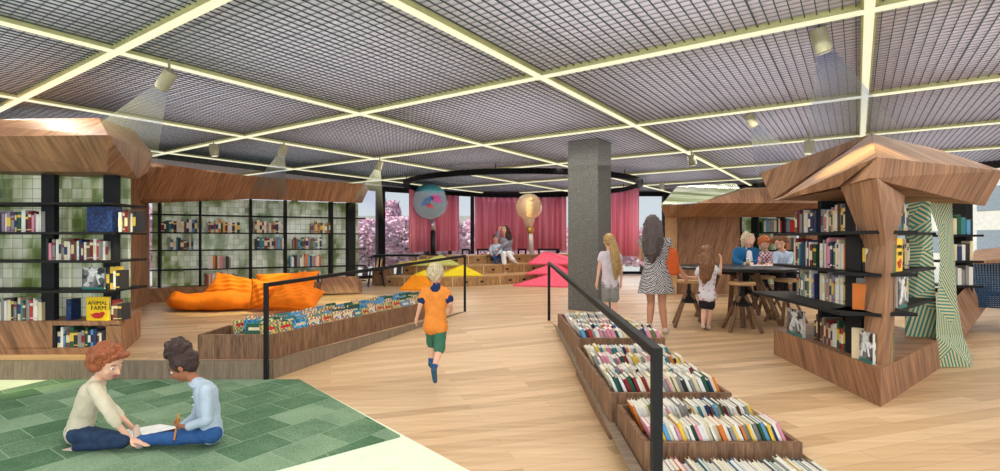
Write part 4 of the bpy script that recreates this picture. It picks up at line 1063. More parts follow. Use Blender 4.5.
    if dress:
        mat, z1, wd = dress
        m = MB(); torso(m, g)
        wz = mid.z; rings = []
        for i in range(9):
            t = i / 8; z = wz + (z1 - wz) * t; cc = mid.lerp(Vector(((J['knL'].x + J['knR'].x) / 2, (J['knL'].y + J['knR'].y) / 2, z)), t * .6)
            rings.append(((cc.x, cc.y, z), R_['wa'] * 1.55 + (wd - R_['wa'] * 1.55) * t ** .7, R_['wa'] * 1.2 + (wd * .8 - R_['wa'] * 1.2) * t ** .7))
        m.loft(rings)
        for s in 'LR': m.capsule(J['sh' + s], J['sh' + s].lerp(J['el' + s], .12), R_['ua'] * 1.3 + g, R_['ua'] * 1.1 + g)
        finish(m, 'dress', mat, root, base, voxel)
    if shoes or socks:
        for s in 'LR':
            an = J['an' + s]; td = Vector(toes.get(s, J['f'])).normalized(); ll = h * .088 if not c else h * .095
            if socks:
                m = MB(); m.capsule(an.lerp(J['kn' + s], .16), an, R_['an'] * 1.35, R_['an'] * 1.2); m.build('sock', socks, root, True, off=base)
            if shoes:
                m = MB(); m.capsule(an + Vector((0, 0, -h * .018)) - td * h * .014, an + td * ll - Vector((0, 0, h * .027)), h * .026, h * .019); m.capsule(an, an + Vector((0, 0, -h * .02)), R_['an'] * 1.25, h * .026)
                finish(m, 'shoe', shoes, root, base, voxel * .8)
    if extra: extra(root, base)
    return root
def V(px, py, Y): return P(px, py, Y)
# --- boy running up the ramp
Yb = 5.3
J = pose((X(435, Yb), Yb, -0.15), 1.20, (0.02, 1, 0), True,
    head=V(435.5, 274.5, Yb + .02), neck=V(435.5, 286, Yb - .02), shL=V(425.5, 291, Yb), shR=V(445.5, 291, Yb), elL=V(420.5, 304, Yb - .05), haL=V(417, 317, Yb + .02), elR=V(450.5, 303, Yb - .04), haR=V(451.5, 309, Yb + .16),
    hipL=V(430.5, 324, Yb), hipR=V(440.5, 324, Yb), knL=V(432.5, 344, Yb + .12), anL=V(431, 362, Yb + .10), knR=V(439.5, 349, Yb - .0), anR=V(434, 369, Yb - .10))
J['hs'] = .215
def cuffs(root, base):
    for s in 'LR':
        p = J['sh' + s].lerp(J['el' + s], .62); q = J['sh' + s].lerp(J['el' + s], .68); m = MB(); m.capsule(p, q, .048, .048); m.build('cuff', 'navy', root, True, off=base)
    m = MB(); m.capsule(J['neck'] - Vector((0, 0, .022)), J['neck'] - Vector((0, 0, .010)), .064, .056); m.build('collar', 'navy', root, True, off=base)
person('blond boy in orange T-shirt and green shorts running up the ramp, seen from behind', J, 'skin_fair', 'hair_blond', 'orange_tee', 'green_shorts', 'shoe_blue', sleeve=.62, leg=1.0, voxel=.008, extra=cuffs, toes={'L': (0, .9, -.35), 'R': (.05, .5, -1)}, socks='blue_jeans', hem=.018)
# --- seated children on the carpet
Yk = 3.82
J = pose((X(100, Yk), Yk, -0.185), 1.15, (1, 0, 0), True,
    head=V(107, 362.5, Yk), neck=V(99, 380, Yk), shL=V(93, 388, Yk + .13), shR=V(95, 389, Yk - .13), elL=V(114, 410, Yk + .16), haL=V(136, 431, Yk + .13), elR=V(112, 418, Yk - .17), haR=V(131, 440, Yk - .12),
    hipL=V(76, 432, Yk + .09), hipR=V(78, 434, Yk - .09), knL=V(124, 439, Yk + .13), knR=V(122, 441, Yk - .15), anL=V(74, 445, Yk + .12), anR=V(76, 447, Yk - .12), hf=(1, -.12, -.42))
J['hs'] = .25
r1 = person('red-haired child in cream shirt and jeans kneeling on the green carpet, drawing', J, 'skin_fair', 'hair_red', 'cream_shirt', 'jeans', 'shoe_white', sleeve=1.25, leg=1.95, voxel=.0065, hair_style='wavy', toes={'L': (-1, 0, -.1), 'R': (-1, 0, -.1)},
    handdir={'L': (1, 0, -.35), 'R': (1, -.1, -.12), 'Ln': (.2, 0, -1), 'Rn': (0, 0, -1), 'Lc': .6, 'Rc': .12})
J = pose((X(200, Yk), Yk, -0.185), 1.12, (-1, 0, 0), True,
    head=V(184, 366, Yk), neck=V(196, 382, Yk), shL=V(206, 390, Yk - .13), shR=V(204, 389, Yk + .12), elL=V(207, 420, Yk - .17), haL=V(188, 427, Yk - .16), elR=V(196, 416, Yk + .14), haR=V(180, 428, Yk + .10),
    hipL=V(212, 434, Yk - .09), hipR=V(212, 433, Yk + .09), knL=V(172, 438, Yk - .12), knR=V(172, 435, Yk + .10), anL=V(139, 440, Yk - .09), anR=V(139, 437, Yk + .12), hf=(-1, -.15, -.55))
J['hs'] = .225
def denim(root, base):
    n_ = J['neck']; c0 = (J['shL'] + J['shR']) / 2
    m = MB(); m.tube([n_ + Vector((.012 + .050 * cos(a), .058 * sin(a), -.018 - .02 * cos(a))) - base for a in [radians(x) for x in range(0, 361, 30)]], .011, 6); m.build('collar', 'denim_pale', root, True)
    for k in range(4):
        q = c0.lerp((J['hipL'] + J['hipR']) / 2, .15 + .18 * k) + Vector((-.088 - .004 * k, -.02, 0)); m = MB(); m.ball(q - base, .006, 8, 6); m.build('button', 'white_cloth', root, True)
person('child with dark hair bun in pale denim shirt sitting on the green carpet', J, 'skin_brown', 'hair_dark', 'denim_pale', 'blue_jeans', 'shoe_white', sleeve=1.93, leg=1.95, extra=denim, voxel=.0065, toes={'L': (-.2, 0, 1), 'R': (-.2, 0, 1)}, bun=(V(178, 350, Yk), .085),
    handdir={'L': (-1, -.1, .15), 'R': (-1, 0, -.2), 'Ln': (0, .3, 1), 'Rn': (0, 0, -1), 'Lc': .9, 'Rc': .5})
b = MB(); b.hull([V(112, 432, Yk + .18), V(160, 424, Yk + .28), V(180, 427, Yk - .05), V(122, 440, Yk - .02), V(112, 432.4, Yk + .18), V(160, 424.4, Yk + .28), V(180, 427.4, Yk - .05), V(122, 440.4, Yk - .02)])
tag(b.build('paper_sheet', 'white_paper'), 'large white sheet of drawing paper across the lap between the seated children', 'paper')
plain('pencil_orange', (226, 140, 50), 0.4)
def pencil(a, c, label, matn='pencil_orange'):
    a = Vector(a); c = Vector(c); r = thing('pencil', label, 'pencil', a); d = c - a
    m = MB(); m.tube([Vector((0, 0, 0)), d * .9], .0055, 6); m.build('barrel', matn, r)
    m = MB(); m.tube([d * .9, d], [.0055, .001], 6); m.build('tip', 'ink_black', r)
pencil(V(179, 414, Yk - .17), V(173.5, 443, Yk - .17), 'orange pencil held upright by the dark-haired seated child')
pencil(V(146, 430, Yk + .10), V(139, 437, Yk + .12), 'orange pencil in the hand of the red-haired kneeling child')
# --- woman in checked dress
Yw = 7.3
J = pose((X(656, Yw), Yw, 0), 1.68, (0.05, 1, 0), False,
    head=V(652, 224, Yw), neck=V(653, 235, Yw), shL=V(643, 242, Yw), shR=V(667, 242, Yw), elL=V(641, 258, Yw + .08), haL=V(647, 262, Yw + .25), elR=V(674, 261, Yw), haR=V(684, 275, Yw + .05),
    hipL=V(650, 278, Yw), hipR=V(662, 278, Yw), knL=V(651, 303, Yw + .05), anL=V(649.5, 325, Yw - .05), knR=V(662, 304, Yw - .02), anR=V(665, 329.5, Yw - .05))
hsW = J['hs'] = .23
H = J['head']
person('woman with long dark hair in checked dress walking hand in hand', J, 'skin_tan', 'hair_grey_brown', None, None, 'shoe_white', dress=('black_white_check', Z(293, Yw), .255), voxel=.010,
    tails=[([H + Vector((0, -.05, 0)), H + Vector((-.01, -.12, -.2)), H + Vector((-.03, -.13, -.38)), H + Vector((-.04, -.12, -.5))], [.45, .5, .42, .2]), ([H + Vector((-.06, -.04, 0)), H + Vector((-.10, -.08, -.25)), H + Vector((-.11, -.09, -.42))], [.3, .3, .15]), ([H + Vector((.06, -.04, 0)), H + Vector((.07, -.09, -.25)), H + Vector((.05, -.1, -.42))], [.3, .3, .15])], toes={'R': (.1, 1, -.5)})
bg_ = thing('shoulder_bag', 'orange leather shoulder bag hanging at the side of the woman in the checked dress', 'bag', V(672, 275, Yw - .03))
o_ = V(672, 275, Yw - .03)
b = MB(); b.loft([((0.01, 0, 0), .085, .04), ((0.0, 0, .05), .10, .055), ((0, 0, .28), .085, .045), ((0, 0, .36), .065, .03)]); b.build('pouch', 'orange_leather', bg_, True)
b = MB(); b.tube([Vector((-.06, 0, .34)), V(667, 247, Yw + .02) - o_, V(666.5, 239, Yw) - o_, V(668, 247, Yw - .08) - o_, Vector((.06, 0, .34))], .010, 8); b.build('strap', 'orange_leather', bg_, True)
# --- girl with ponytail
Yg = 7.75
J = pose((X(609, Yg), Yg, 0), 1.30, (0.05, 1, 0), True, head=V(609, 241.5, Yg), neck=V(610, 251, Yg), shL=V(602, 255, Yg), shR=V(618, 255, Yg), elL=V(599, 268, Yg), haL=V(597, 282, Yg + .02), elR=V(621.5, 268, Yg), haR=V(621, 282, Yg + .02), hipL=V(606, 284, Yg), hipR=V(614, 284, Yg), knL=V(606, 303, Yg), anL=V(606.5, 322, Yg), knR=V(614.5, 303, Yg), anR=V(614, 324, Yg - .1))
J['hs'] = .215; H = J['head']
person('girl with long blond ponytail and checked shorts walking beside the concrete column', J, 'skin_fair', 'hair_sandy', 'grey_tee', 'houndstooth_shorts', 'shoe_white', sleeve=.35, leg=.75, voxel=.009,
    tails=[([H + Vector((.02, -.12, .05)), H + Vector((.05, -.16, -.15)), H + Vector((.08, -.15, -.38)), H + Vector((.07, -.12, -.55))], [.2, .34, .3, .1])])
# --- small girl at the table
Ys = 7.55
J = pose((X(706, Ys), Ys, 0), 1.20, (0.25, 1, 0), True, head=V(705, 254.5, Ys), neck=V(706.5, 265, Ys), shL=V(699.5, 269, Ys), shR=V(714.5, 268, Ys), elL=V(696, 278, Ys), haL=V(688, 277, Ys - .05), elR=V(720, 274, Ys + .05), haR=V(721, 262, Ys + .08), hipL=V(703, 294, Ys), hipR=V(711, 294, Ys), knL=V(704, 309, Ys), anL=V(703, 325, Ys - .12), knR=V(710, 310, Ys + .02), anR=V(708.5, 326, Ys))
J['hs'] = .22; H = J['head']
person('small girl with long brown hair and dotted top walking to the round table', J, 'skin_fair', 'hair_brown', 'dotted_tee', 'black_cloth', 'shoe_white', sleeve=.5, leg=.75, voxel=.009, hem=.03,
    tails=[([H + Vector((0, -.06, .05)), H + Vector((-.02, -.12, -.15)), H + Vector((-.04, -.12, -.30)), H + Vector((-.05, -.10, -.38))], [.42, .48, .38, .18])], handdir={'R': (0, 0, 1), 'L': (-1, .2, .15)})
# --- group behind the round table
Yt = 9.15
def sitter(px, label, headpy, headY, shz, hw, sk, hr, top, style, hf, hs, arms, sleeve, bottom='black_cloth', child=True, h=1.15, tails=()):
    bx_ = X(px, Yt); bz = 0.0
    shy = shz
    sc_ = hw
    J = pose((bx_, Yt, 0), h, (0, -1, 0), child, head=V(px + arms.get('hx', 0), headpy, headY), neck=V(px + arms.get('nx', 0), shy - 4, Yt - .02), shL=V(px + hw, shy, Yt), shR=V(px - hw, shy, Yt), elL=V(*arms['elL']), haL=V(*arms['haL']), elR=V(*arms['elR']), haR=V(*arms['haR']),
        hipL=(bx_ + .09, Yt + .12, .70), hipR=(bx_ - .09, Yt + .12, .70), knL=(bx_ + .11, Yt - .2, .72), knR=(bx_ - .11, Yt - .2, .72), anL=(bx_ + .11, Yt - .15, .34), anR=(bx_ - .11, Yt - .15, .34), hf=hf)
    J['hs'] = hs
    def tee(root, base):
        if top != 'denim_jacket': return
        m = MB(); a = (J['shL'] + J['shR']) / 2; m.capsule(a + Vector((.01, -.095, -.03)), a + Vector((.01, -.115, -.25)), .045, .06); m.build('undershirt', 'white_cloth', root, True, off=base)
    return person(label, J, sk, hr, top, bottom, 'shoe_white', sleeve=sleeve, leg=1.9, voxel=.010, hair_style=style, tails=tails, extra=tee)
sitter(746, 'woman with blond bob and blue denim jacket sitting behind the round table', 240.5, Yt - .05, 251, 9.5, 'skin_fair', 'hair_blond', 'denim_jacket', 'bob', (.15, -1, -.15), .245, {'hx': 2, 'nx': 1.5, 'elL': (757, 262, Yt - .05), 'haL': (752, 263.5, Yt - .35), 'elR': (735, 261, Yt - .05), 'haR': (744, 264, Yt - .35)}, 1.9, child=False, h=1.62)
sitter(765, 'ginger child in plaid shirt sitting at the table beside the blond woman', 243, Yt - .14, 254, 6.5, 'skin_fair', 'hair_ginger', 'plaid', 'wavy', (-.2, -1, -.5), .225, {'hx': -.5, 'elL': (772, 263, Yt - .12), 'haL': (767, 264, Yt - .42), 'elR': (759, 263, Yt - .12), 'haR': (758, 264, Yt - .42)}, 1.5)
Yt = 8.95
sitter(783, 'curly-haired child in light blue shirt leaning over the round table to draw', 242.5, Yt - .10, 254, 7.5, 'skin_fair', 'hair_brown', 'light_blue', 'curly', (-.75, -1, -.6), .25, {'hx': -3, 'nx': -1, 'elL': (790, 265, Yt - .1), 'haL': (778, 267, Yt - .35), 'elR': (775, 264, Yt - .1), 'haR': (768, 265.5, Yt - .32)}, 1.1)
# --- mother and child on the amphitheatre steps
Ym = 17.2
J = pose((X(505, Ym), Ym - .4, 0.27), 2.05, (-.3, -1, 0), False, head=V(504.5, 230, Ym - .05), neck=V(506, 237, Ym), shR=V(500.5, 240, Ym), shL=V(511, 240.5, Ym), elR=V(497, 236.5, Ym - .3), haR=V(499, 230.5, Ym - .35), elL=V(503, 246, Ym - .25), haL=V(497, 250, Ym - .35),
    hipR=V(504, 254, Ym), hipL=V(510, 254, Ym), knR=V(503.5, 254, Ym - .6), anR=V(505, 271, Ym - .75), knL=V(508, 253.5, Ym - .6), anL=V(514.5, 261, Ym - .75), hf=(-.6, -1, .15))
J['hs'] = .29; H = J['head']
person('woman with long dark hair and white trousers sitting on the curved steps pointing up', J, 'skin_fair', 'hair_dark', 'grey_knit', 'white_cloth', 'shoe_white', sleeve=1.7, leg=1.8, voxel=.013, tails=[([H + Vector((.06, .05, 0)), H + Vector((.14, .02, -.25)), H + Vector((.17, 0, -.5))], [.42, .4, .25])], toes={'R': (0, -1, -.2), 'L': (.5, -1, -.1)})
J = pose((X(496, Ym), Ym - .5, 0.5), 1.35, (-.2, -1, 0), True, head=V(496, 238.5, Ym - .25), neck=V(496, 243.5, Ym - .2), shR=V(491.5, 246, Ym - .2), shL=V(500, 246, Ym - .2), elR=V(490, 251, Ym - .3), haR=V(491.5, 254.5, Ym - .5), elL=V(501, 251, Ym - .3), haL=V(498, 254, Ym - .5),
    hipR=V(494, 256, Ym - .2), hipL=V(499, 256, Ym - .2), knR=V(495, 257, Ym - .55), anR=V(497, 266, Ym - .6), knL=V(501, 257, Ym - .55), anL=V(503, 266, Ym - .6), hf=(.1, -1, .1))
J['hs'] = .245
person('small dark-haired child in pale top and jeans sitting on the curved steps', J, 'skin_fair', 'hair_dark', 'light_blue', 'blue_jeans', 'shoe_white', sleeve=1.8, leg=1.8, voxel=.012)
# ================================================================ furniture and the rest
def handrail(label, pts, posts, H_=1.0):
    """pts: far and near top points; posts: floor points"""
    r = thing('handrail', label, 'handrail', posts[0])
    o = Vector(posts[0]); w = .042
    a, c = Vector(pts[0]), Vector(pts[1])
    m = MB(); m.bar(a - o, c - o, w, w); m.build('rail', 'black_metal', r)
    for p, t in zip(posts, pts):
        p = Vector(p); t = Vector(t); m = MB(); m.box(((p.x - o.x), (p.y - o.y), (p.z + t.z) / 2 - o.z), (w, w, t.z - p.z + w)); m.build('post', 'black_metal', r)
    return r
handrail('black handrail between the low book trough and the ramp, behind the running boy', [(-0.64, 9.50, Z(256, 9.5)), (X(267, 5.59), 5.57, Z(285, 5.57))], [(-0.64, 9.50, 0), (X(267, 5.59), 5.57, -0.2)])
handrail('black handrail running down over the stepped book bins', [(X(549, 8.44), 8.44, Z(263, 8.44)), (X(656.5, 2.24), 2.24, Z(352, 2.24))], [(X(549, 8.44), 8.44, 0), (X(656.5, 2.24), 2.24, -0.2)])
# bean bags
def fl_(px, Y, z=0): return Vector((X(px, Y), Y, z))
def bag(label, c, ax, ay, hz, rz, seed, peaks, mat='bean_orange', group='orange bean bags'):
    rr = random.Random(seed); r = thing('bean_bag', label, 'bean bag', (c[0], c[1], 0), rz, group)
    m = MB(); nu, nv = 40, 22; vs = []
    for j in range(nv + 1):
        t = j / nv
        for i in range(nu):
            a = 2 * pi * i / nu; ph = pi * (t - .5); ce = cos(ph) ** .55 if cos(ph) > 1e-6 else 0; s = sin(ph)
            x = ce * (abs(cos(a)) ** .75) * (1 if cos(a) >= 0 else -1) * ax; y = ce * (abs(sin(a)) ** .75) * (1 if sin(a) >= 0 else -1) * ay
            z = hz * (.5 + .5 * (abs(s) ** .8) * (1 if s > 0 else -1))
            if z > hz * .25:
                for (qx, qy, amp, w) in peaks: z += amp * math.exp(-((x - qx) ** 2 + (y - qy) ** 2) / (w * w)) * ((z / hz) - .25)
            wr = .020 * sin(7 * x + 3 * y + seed) + .016 * sin(13 * y - 9 * x + 4 * z + seed) + .012 * sin(23 * x + 17 * z)
            d = Vector((x, y, 0)); d = d.normalized() if d.length > 1e-4 else d
            vs.append(Vector((x, y, max(0, z + (wr if z > .05 else 0)))) + d * wr)
    fs = [(j * nu + i, j * nu + (i + 1) % nu, (j + 1) * nu + (i + 1) % nu, (j + 1) * nu + i) for j in range(nv) for i in range(nu)]
    m.add(vs, fs); bd_ = m.build('cushion', mat, r, True)
    s = MB(); pts = []
    for k in range(0, 25):
        t = k / 24 * nv; j = min(nv, int(t)); pts.append(vs[j * nu + nu // 8] * 1.005)
    s.tube([p for p in pts[3:-2]], .008, 6); s.build('seam', mat, r, True)
    return r
def pillow(mb, c, w, h, t, rot, seed=0, n=26):
    """stuffed cushion with four pulled corners; w along x, h along z before ROT"""
    M = Matrix.Rotation(rot[2], 3, 'Z') @ Matrix.Rotation(rot[0], 3, 'X') @ Matrix.Rotation(rot[1], 3, 'Y'); vs = []
    for sgn in (1, -1):
        for j in range(n + 1):
            for i in range(n + 1):
                u = 2 * i / n - 1; v = 2 * j / n - 1
                th = (max(0, 1 - abs(u) ** 3) * max(0, 1 - abs(v) ** 3)) ** .5
                k = 1 - .13 * (1 - u * u) * v * v * 1.0; k2 = 1 - .13 * (1 - v * v) * u * u
                x = u * w / 2 * k2; z = v * h / 2 * k
                wr = .018 * sin(9 * u + 4 * v + seed) * th + .014 * sin(17 * v - 7 * u + seed * 2) * th + .02 * sin(12 * (u - v)) * (u * v) ** 2 * th
                vs.append(M @ Vector((x, sgn * (t / 2 * th + wr), z)) + Vector(c))
    q = (n + 1) ** 2; fs = []
    for j in range(n):
        for i in range(n):
            a = j * (n + 1) + i; f = (a, a + 1, a + n + 2, a + n + 1); fs.append(f[::-1]); fs.append(tuple(q + x for x in f))
    mb.add(vs, fs)
    e = [vs[i] for i in range(n + 1)] + [vs[j * (n + 1) + n] for j in range(1, n + 1)] + [vs[n * (n + 1) + i] for i in range(n - 1, -1, -1)] + [vs[j * (n + 1)] for j in range(n - 1, -1, -1)]
    return e
def pillow_bag(label, p, w, h, t, rot, seed, base=None):
    r = thing('bean_bag', label, 'bean bag', p, 0, 'orange bean bags')
    m = MB(); e = pillow(m, (0, 0, 0), w, h, t, rot, seed); lo = min(v.z for v in m.v)
    for v in m.v: v.z -= lo
    m.build('cushion', 'bean_orange', r, True)
    s = MB(); s.tube([x - Vector((0, 0, lo)) for x in e], .009, 6); s.build('seam', 'bean_orange', r, True)
    return r
b1 = bag('large reclining orange bean bag with a peaked headrest in front of the glass bookcase', (X(213, 9.7), 9.8), .80, .44, .30, .08, 1, [(.35, .0, .12, .35), (-.7, 0, .10, .12)])
m = MB(); e = pillow(m, (.28, .10, .38), .95, .55, .34, (-.75, .28, .1), 2); m.build('headrest', 'bean_orange', b1, True)
s_ = MB(); s_.tube(e, .009, 6); s_.build('seam', 'bean_orange', b1, True)
pillow_bag('upright square orange bean bag behind the handrail post', fl_(263, 9.55), .44, .56, .40, (-.15, .1, .3), 3)
pillow_bag('orange bean bag lying flat with pulled-up corners in front of the bookcase', fl_(295, 9.35), .92, .50, .40, (-.95, .10, .0), 4)
pillow_bag('orange bean bag leaning behind the other orange bags', fl_(285, 10.3), 1.25, .72, .42, (-.55, -.06, .0), 5)
# ring with curtains
RC = Vector((X(522, 15.7), 15.7, 0)); RR = 3.45; RZ = EYE + 1.62
ring = thing('curtain_ring', 'large black ring hung under the ceiling above the curved steps', 'curtain rail', (RC.x, RC.y, RZ))
m = MB(); n = 72
for k in range(n):
    a = 2 * pi * k / n; c = 2 * pi * (k + 1) / n
    m.bar((RR * cos(a), RR * sin(a), 0), (RR * cos(c) * 1.0005, RR * sin(c), 0), .13, .13)
m.build('track', 'ring_black', ring)
for k in range(6):
    a = 2 * pi * k / 6 + .3; m = MB(); m.tube([(RR * cos(a), RR * sin(a), 0.05), (RR * cos(a), RR * sin(a), CEIL - RZ)], .012, 8); m.build('hanger', 'black_metal', ring)
def curtain(label, a0, a1, z0, z1):
    a0, a1 = radians(a0), radians(a1); n = int(abs(a1 - a0) * RR / .03); r = thing('curtain', label, 'curtain', (RC.x, RC.y, 0), 0, 'pink curtains on the black ring')
    m = MB(); vs = []; rr = random.Random(int(a0 * 100)); ph = 0
    R1 = RR - .1 * 0
    for i in range(n + 1):
        a = a0 + (a1 - a0) * i / n; ph += rr.uniform(.5, 1.1); w = .045 * sin(ph)
        for z in (z1, (z0 + z1) / 2, z0): vs.append(((R1 + w) * cos(a), (R1 + w) * sin(a), z))
    for i in range(n + 1):
        for j in range(3): x, y, z = vs[i * 3 + j]; l = sqrt(x * x + y * y); vs.append((x * (l - .008) / l, y * (l - .008) / l, z))
    N_ = 3 * (n + 1); fs = []
    for i in range(n):
        for j in range(2):
            q = (i * 3 + j, i * 3 + j + 1, (i + 1) * 3 + j + 1, (i + 1) * 3 + j); fs.append(q); fs.append(tuple(N_ + x for x in q[::-1]))
    for i in range(n): fs += [(i * 3, (i + 1) * 3, N_ + (i + 1) * 3, N_ + i * 3), (i * 3 + 2, N_ + i * 3 + 2, N_ + (i + 1) * 3 + 2, (i + 1) * 3 + 2)]
    m.add(vs, fs); m.build('drape', 'pink_curtain', r, True)
def ring_angle(px):   # far half of the ring
    r = (px - 500) / F; A_ = 1 + r * r; B_ = -2 * (RC.y + r * RC.x); C_ = RC.y ** 2 + RC.x ** 2 - RR ** 2
    D_ = B_ * B_ - 4 * A_ * C_
    if D_ < 0: return 180 if px < 522 else 0
    y = (-B_ + sqrt(D_)) / (2 * A_); return math.degrees(atan2(y - RC.y, r * y - RC.x))
curtain('pink pleated curtain hanging behind the fish globe', ring_angle(459.5), 176, .92, RZ)
curtain('wide pink pleated curtain hanging behind the seated mother and the amber bulb', ring_angle(566), ring_angle(475), .92, RZ)
curtain('pink pleated curtain hanging beyond the concrete column', -2, ring_angle(609) , .80, RZ)
# amphitheatre: curved tiers of timber crates
base_line = [Vector(p) for p in ((-3.35, 14.95, 0), (-2.75, 14.62, 0), (-2.1, 14.45, 0), (-1.4, 14.45, 0), (-.75, 14.68, 0), (-.1, 15.08, 0), (.5, 15.55, 0), (1.1, 16.0, 0), (1.75, 16.4, 0), (2.4, 16.7, 0), (3.1, 16.9, 0))]
plain('hole_dark', (18, 24, 40), 0.7)
def offset_line(pts, d):
    out = []
    for i, p in enumerate(pts):
        t = (pts[min(i + 1, len(pts) - 1)] - pts[max(i - 1, 0)]).normalized(); out.append(p + Vector((-t.y, t.x, 0)) * d)
    return out
TH = .27; tn = ['lowest', 'middle', 'top']
for k in range(3):
    fr = offset_line(base_line, .85 * k); bk = offset_line(base_line, .85 * (k + 1) - .01 + (.5 if k == 2 else 0))
    for i in range(len(fr) - 1):
        a, c, c2, a2 = fr[i], fr[i + 1], bk[i + 1], bk[i]
        g_ = .004; o = (a + c) / 2; e_ = (c - a).normalized(); a = a + e_ * g_; c = c - e_ * g_; a2 = a2 + e_ * g_; c2 = c2 - e_ * g_
        if (c2 - a2).length > 3: continue
        zz = TH * (k + 1)
        r = thing('seat_crate', 'timber seat crate, %s from the window end in the %s curved tier' % (ordinal(i + 1), tn[k]), 'seat', o, 0, 'timber crates of the curved seating steps')
        m = MB(); m.prism([tuple((p - o).xy) for p in (a, c, c2, a2)], 0, zz - .028); m.build('body', 'crate_wood', r)
        m = MB(); m.prism([tuple((p - o).xy) for p in (a, c, c2, a2)], zz - .026, zz); m.build('lid', 'pale_oak', r)
        nn_ = Vector((e_.y, -e_.x, 0)); 
        m = MB(); q = nn_ * .006 + e_ * (.12 if i % 2 else -.1); m.bar(q - e_ * .05 + Vector((0, 0, zz - .15)), q + e_ * .05 + Vector((0, 0, zz - .15)), .02, .05); m.build('hand_hole', 'hole_dark', r)
        m = MB(); q = nn_ * .006 - e_ * .26; m.bar(q - e_ * .012 + Vector((0, 0, zz - .14)), q + e_ * .012 + Vector((0, 0, zz - .14)), .02, .24); m.build('corner_strip', 'book_cream' if i % 2 else 'steel', r)
def pyramid(label, pts, top, mat, group='faceted floor cushions'):
    """low folded cushion: outline points on the floor or a step, one raised ridge point"""
    o = sum(pts, Vector()) / len(pts); r = thing('floor_cushion', label, 'cushion', o, 0, group)
    m = MB(); m.hull([p - o for p in pts] + [p - o + Vector((0, 0, .04)) for p in pts] + [t - o for t in top]); m.build('cover', mat, r)
    s = MB()
    for p in pts: s.tube([p - o + Vector((0, 0, .045)), top[0] - o + Vector((0, 0, .004))], .008, 5)
    s.build('piping', mat, r)
def fl(px, Y, z=0): return Vector((X(px, Y), Y, z))
pyramid('orange faceted floor cushion in front of the curved steps, above the book trough', [fl(400, 13.4), fl(433, 13.5), fl(434, 14.6), fl(405, 14.3)], [fl(413, 14.0, .36), fl(425, 14.1, .34)], 'mat_orange')
pyramid('yellow faceted cushion on the lowest step behind the head of the running boy', [fl(438, 14.4, .28), fl(482, 14.75, .28), fl(470, 15.5, .28), fl(440, 15.3, .28)], [fl(463, 14.9, .58)], 'mat_yellow')
pyramid('small yellow cushion on the middle step nearest the black chair', [fl(397, 15.4, .55), fl(432, 15.2, .55), fl(432, 16.0, .55), fl(402, 16.0, .55)], [fl(425, 15.6, .72)], 'mat_yellow')
pyramid('pale yellow faceted cushion on the middle step under the fish globe', [fl(416, 15.2, .55), fl(459, 15.3, .55), fl(455, 16.0, .55), fl(420, 16.0, .55)], [fl(441, 15.5, .86)], 'mat_pale_yellow')
pyramid('orange cushion half hidden by the head of the running boy', [fl(411, 14.1, .28), fl(440, 14.5, .28), fl(438, 15.0, .28), fl(415, 15.0, .28)], [fl(425, 14.7, .45)], 'mat_yellow')
pyramid('large pink faceted cushion spread over the curved steps beside the concrete column', [fl(513, 14.6, .0), fl(575, 14.2, 0), fl(590, 15.6, 0), fl(546, 15.9, 0)], [fl(558, 15.2, .38)], 'mat_pink')
pyramid('pink faceted cushion on the upper steps under the amber bulb', [fl(528, 15.95, .55), fl(575, 15.8, .55), fl(590, 17.0, .55), fl(540, 17.2, .55)], [fl(544, 16.9, .92), fl(552, 16.9, .9)], 'mat_pink')
pyramid('pink faceted cushion leaning over the middle step', [fl(526, 15.4, .28), fl(560, 15.3, .28), fl(580, 16.2, .28), fl(540, 16.4, .28)], [fl(556, 15.9, .62)], 'mat_pink')
# globe lamps
c_ = fl(429.5, 16.6, Z(202, 16.6)); sr_ = 18 / F * 16.6
lamp = thing('globe_lamp', 'teal glass globe with pink and blue fish inside on a dark pole', 'lamp', fl(433, 16.6, .81)); o = lamp.location
m = MB(); m.ball(c_ - o, sr_, 32, 20); m.build('glass_globe', 'globe_teal', lamp, True)
emis('globe_core', (176, 172, 180), .45); plain('teal_cap', (70, 150, 156), .3)
m = MB(); m.ball(c_ - o, sr_ * .93, 32, 20); gi = m.build('milky_core', 'globe_core', lamp, True)
m = MB(); m.lathe([(sr_ * 1.01 * cos(a), sr_ * 1.01 * sin(a)) for a in [radians(x) for x in range(32, 90, 6)]], c_ - o, 32); m.build('teal_cap', 'teal_cap', lamp, True)
plain('fish_pink', (226, 110, 190), .4); plain('fish_blue', (100, 140, 220), .4); plain('fish_red', (236, 96, 120), .4)
fy = c_.y - sr_ * .98
def fp(px, py): q = P(px, py, fy); return q - o
m = MB(); m.hull([fp(420, 206), fp(424, 199), fp(431, 196), fp(434, 198), fp(428, 205), fp(426, 202) + Vector((0, .05, 0))]); m.build('fish', 'fish_blue', lamp)
m = MB(); m.hull([fp(431, 196), fp(438, 194), fp(443, 202), fp(436, 203), fp(432, 200), fp(436, 199) + Vector((0, .05, 0))]); m.build('fish', 'fish_pink', lamp)
m = MB(); m.hull([fp(425, 205), fp(430, 203), fp(434, 206), fp(432, 208.5), fp(427, 207), fp(430, 205) + Vector((0, .05, 0))]); m.build('fish', 'fish_red', lamp)
plain('dark_pole', (52, 52, 56), .3, .6)
m = MB(); m.tube([(0, 0, 0), (0, 0, Z(231, 16.6) - .81)], .085, 16); m.build('pole', 'dark_pole', lamp, True)
m = MB(); m.tube([(0, 0, Z(231, 16.6) - .81), (-.03, 0, Z(220, 16.6) - .81)], .075, 16); m.build('neck', 'steel', lamp, True)
m = MB(); m.lathe([(.2, 0), (.2, .03), (.1, .05)]); m.build('base', 'dark_pole', lamp, True)
Ya = 17.4; c_ = fl(529, Ya, Z(207, Ya)); sr_ = 13.5 / F * Ya
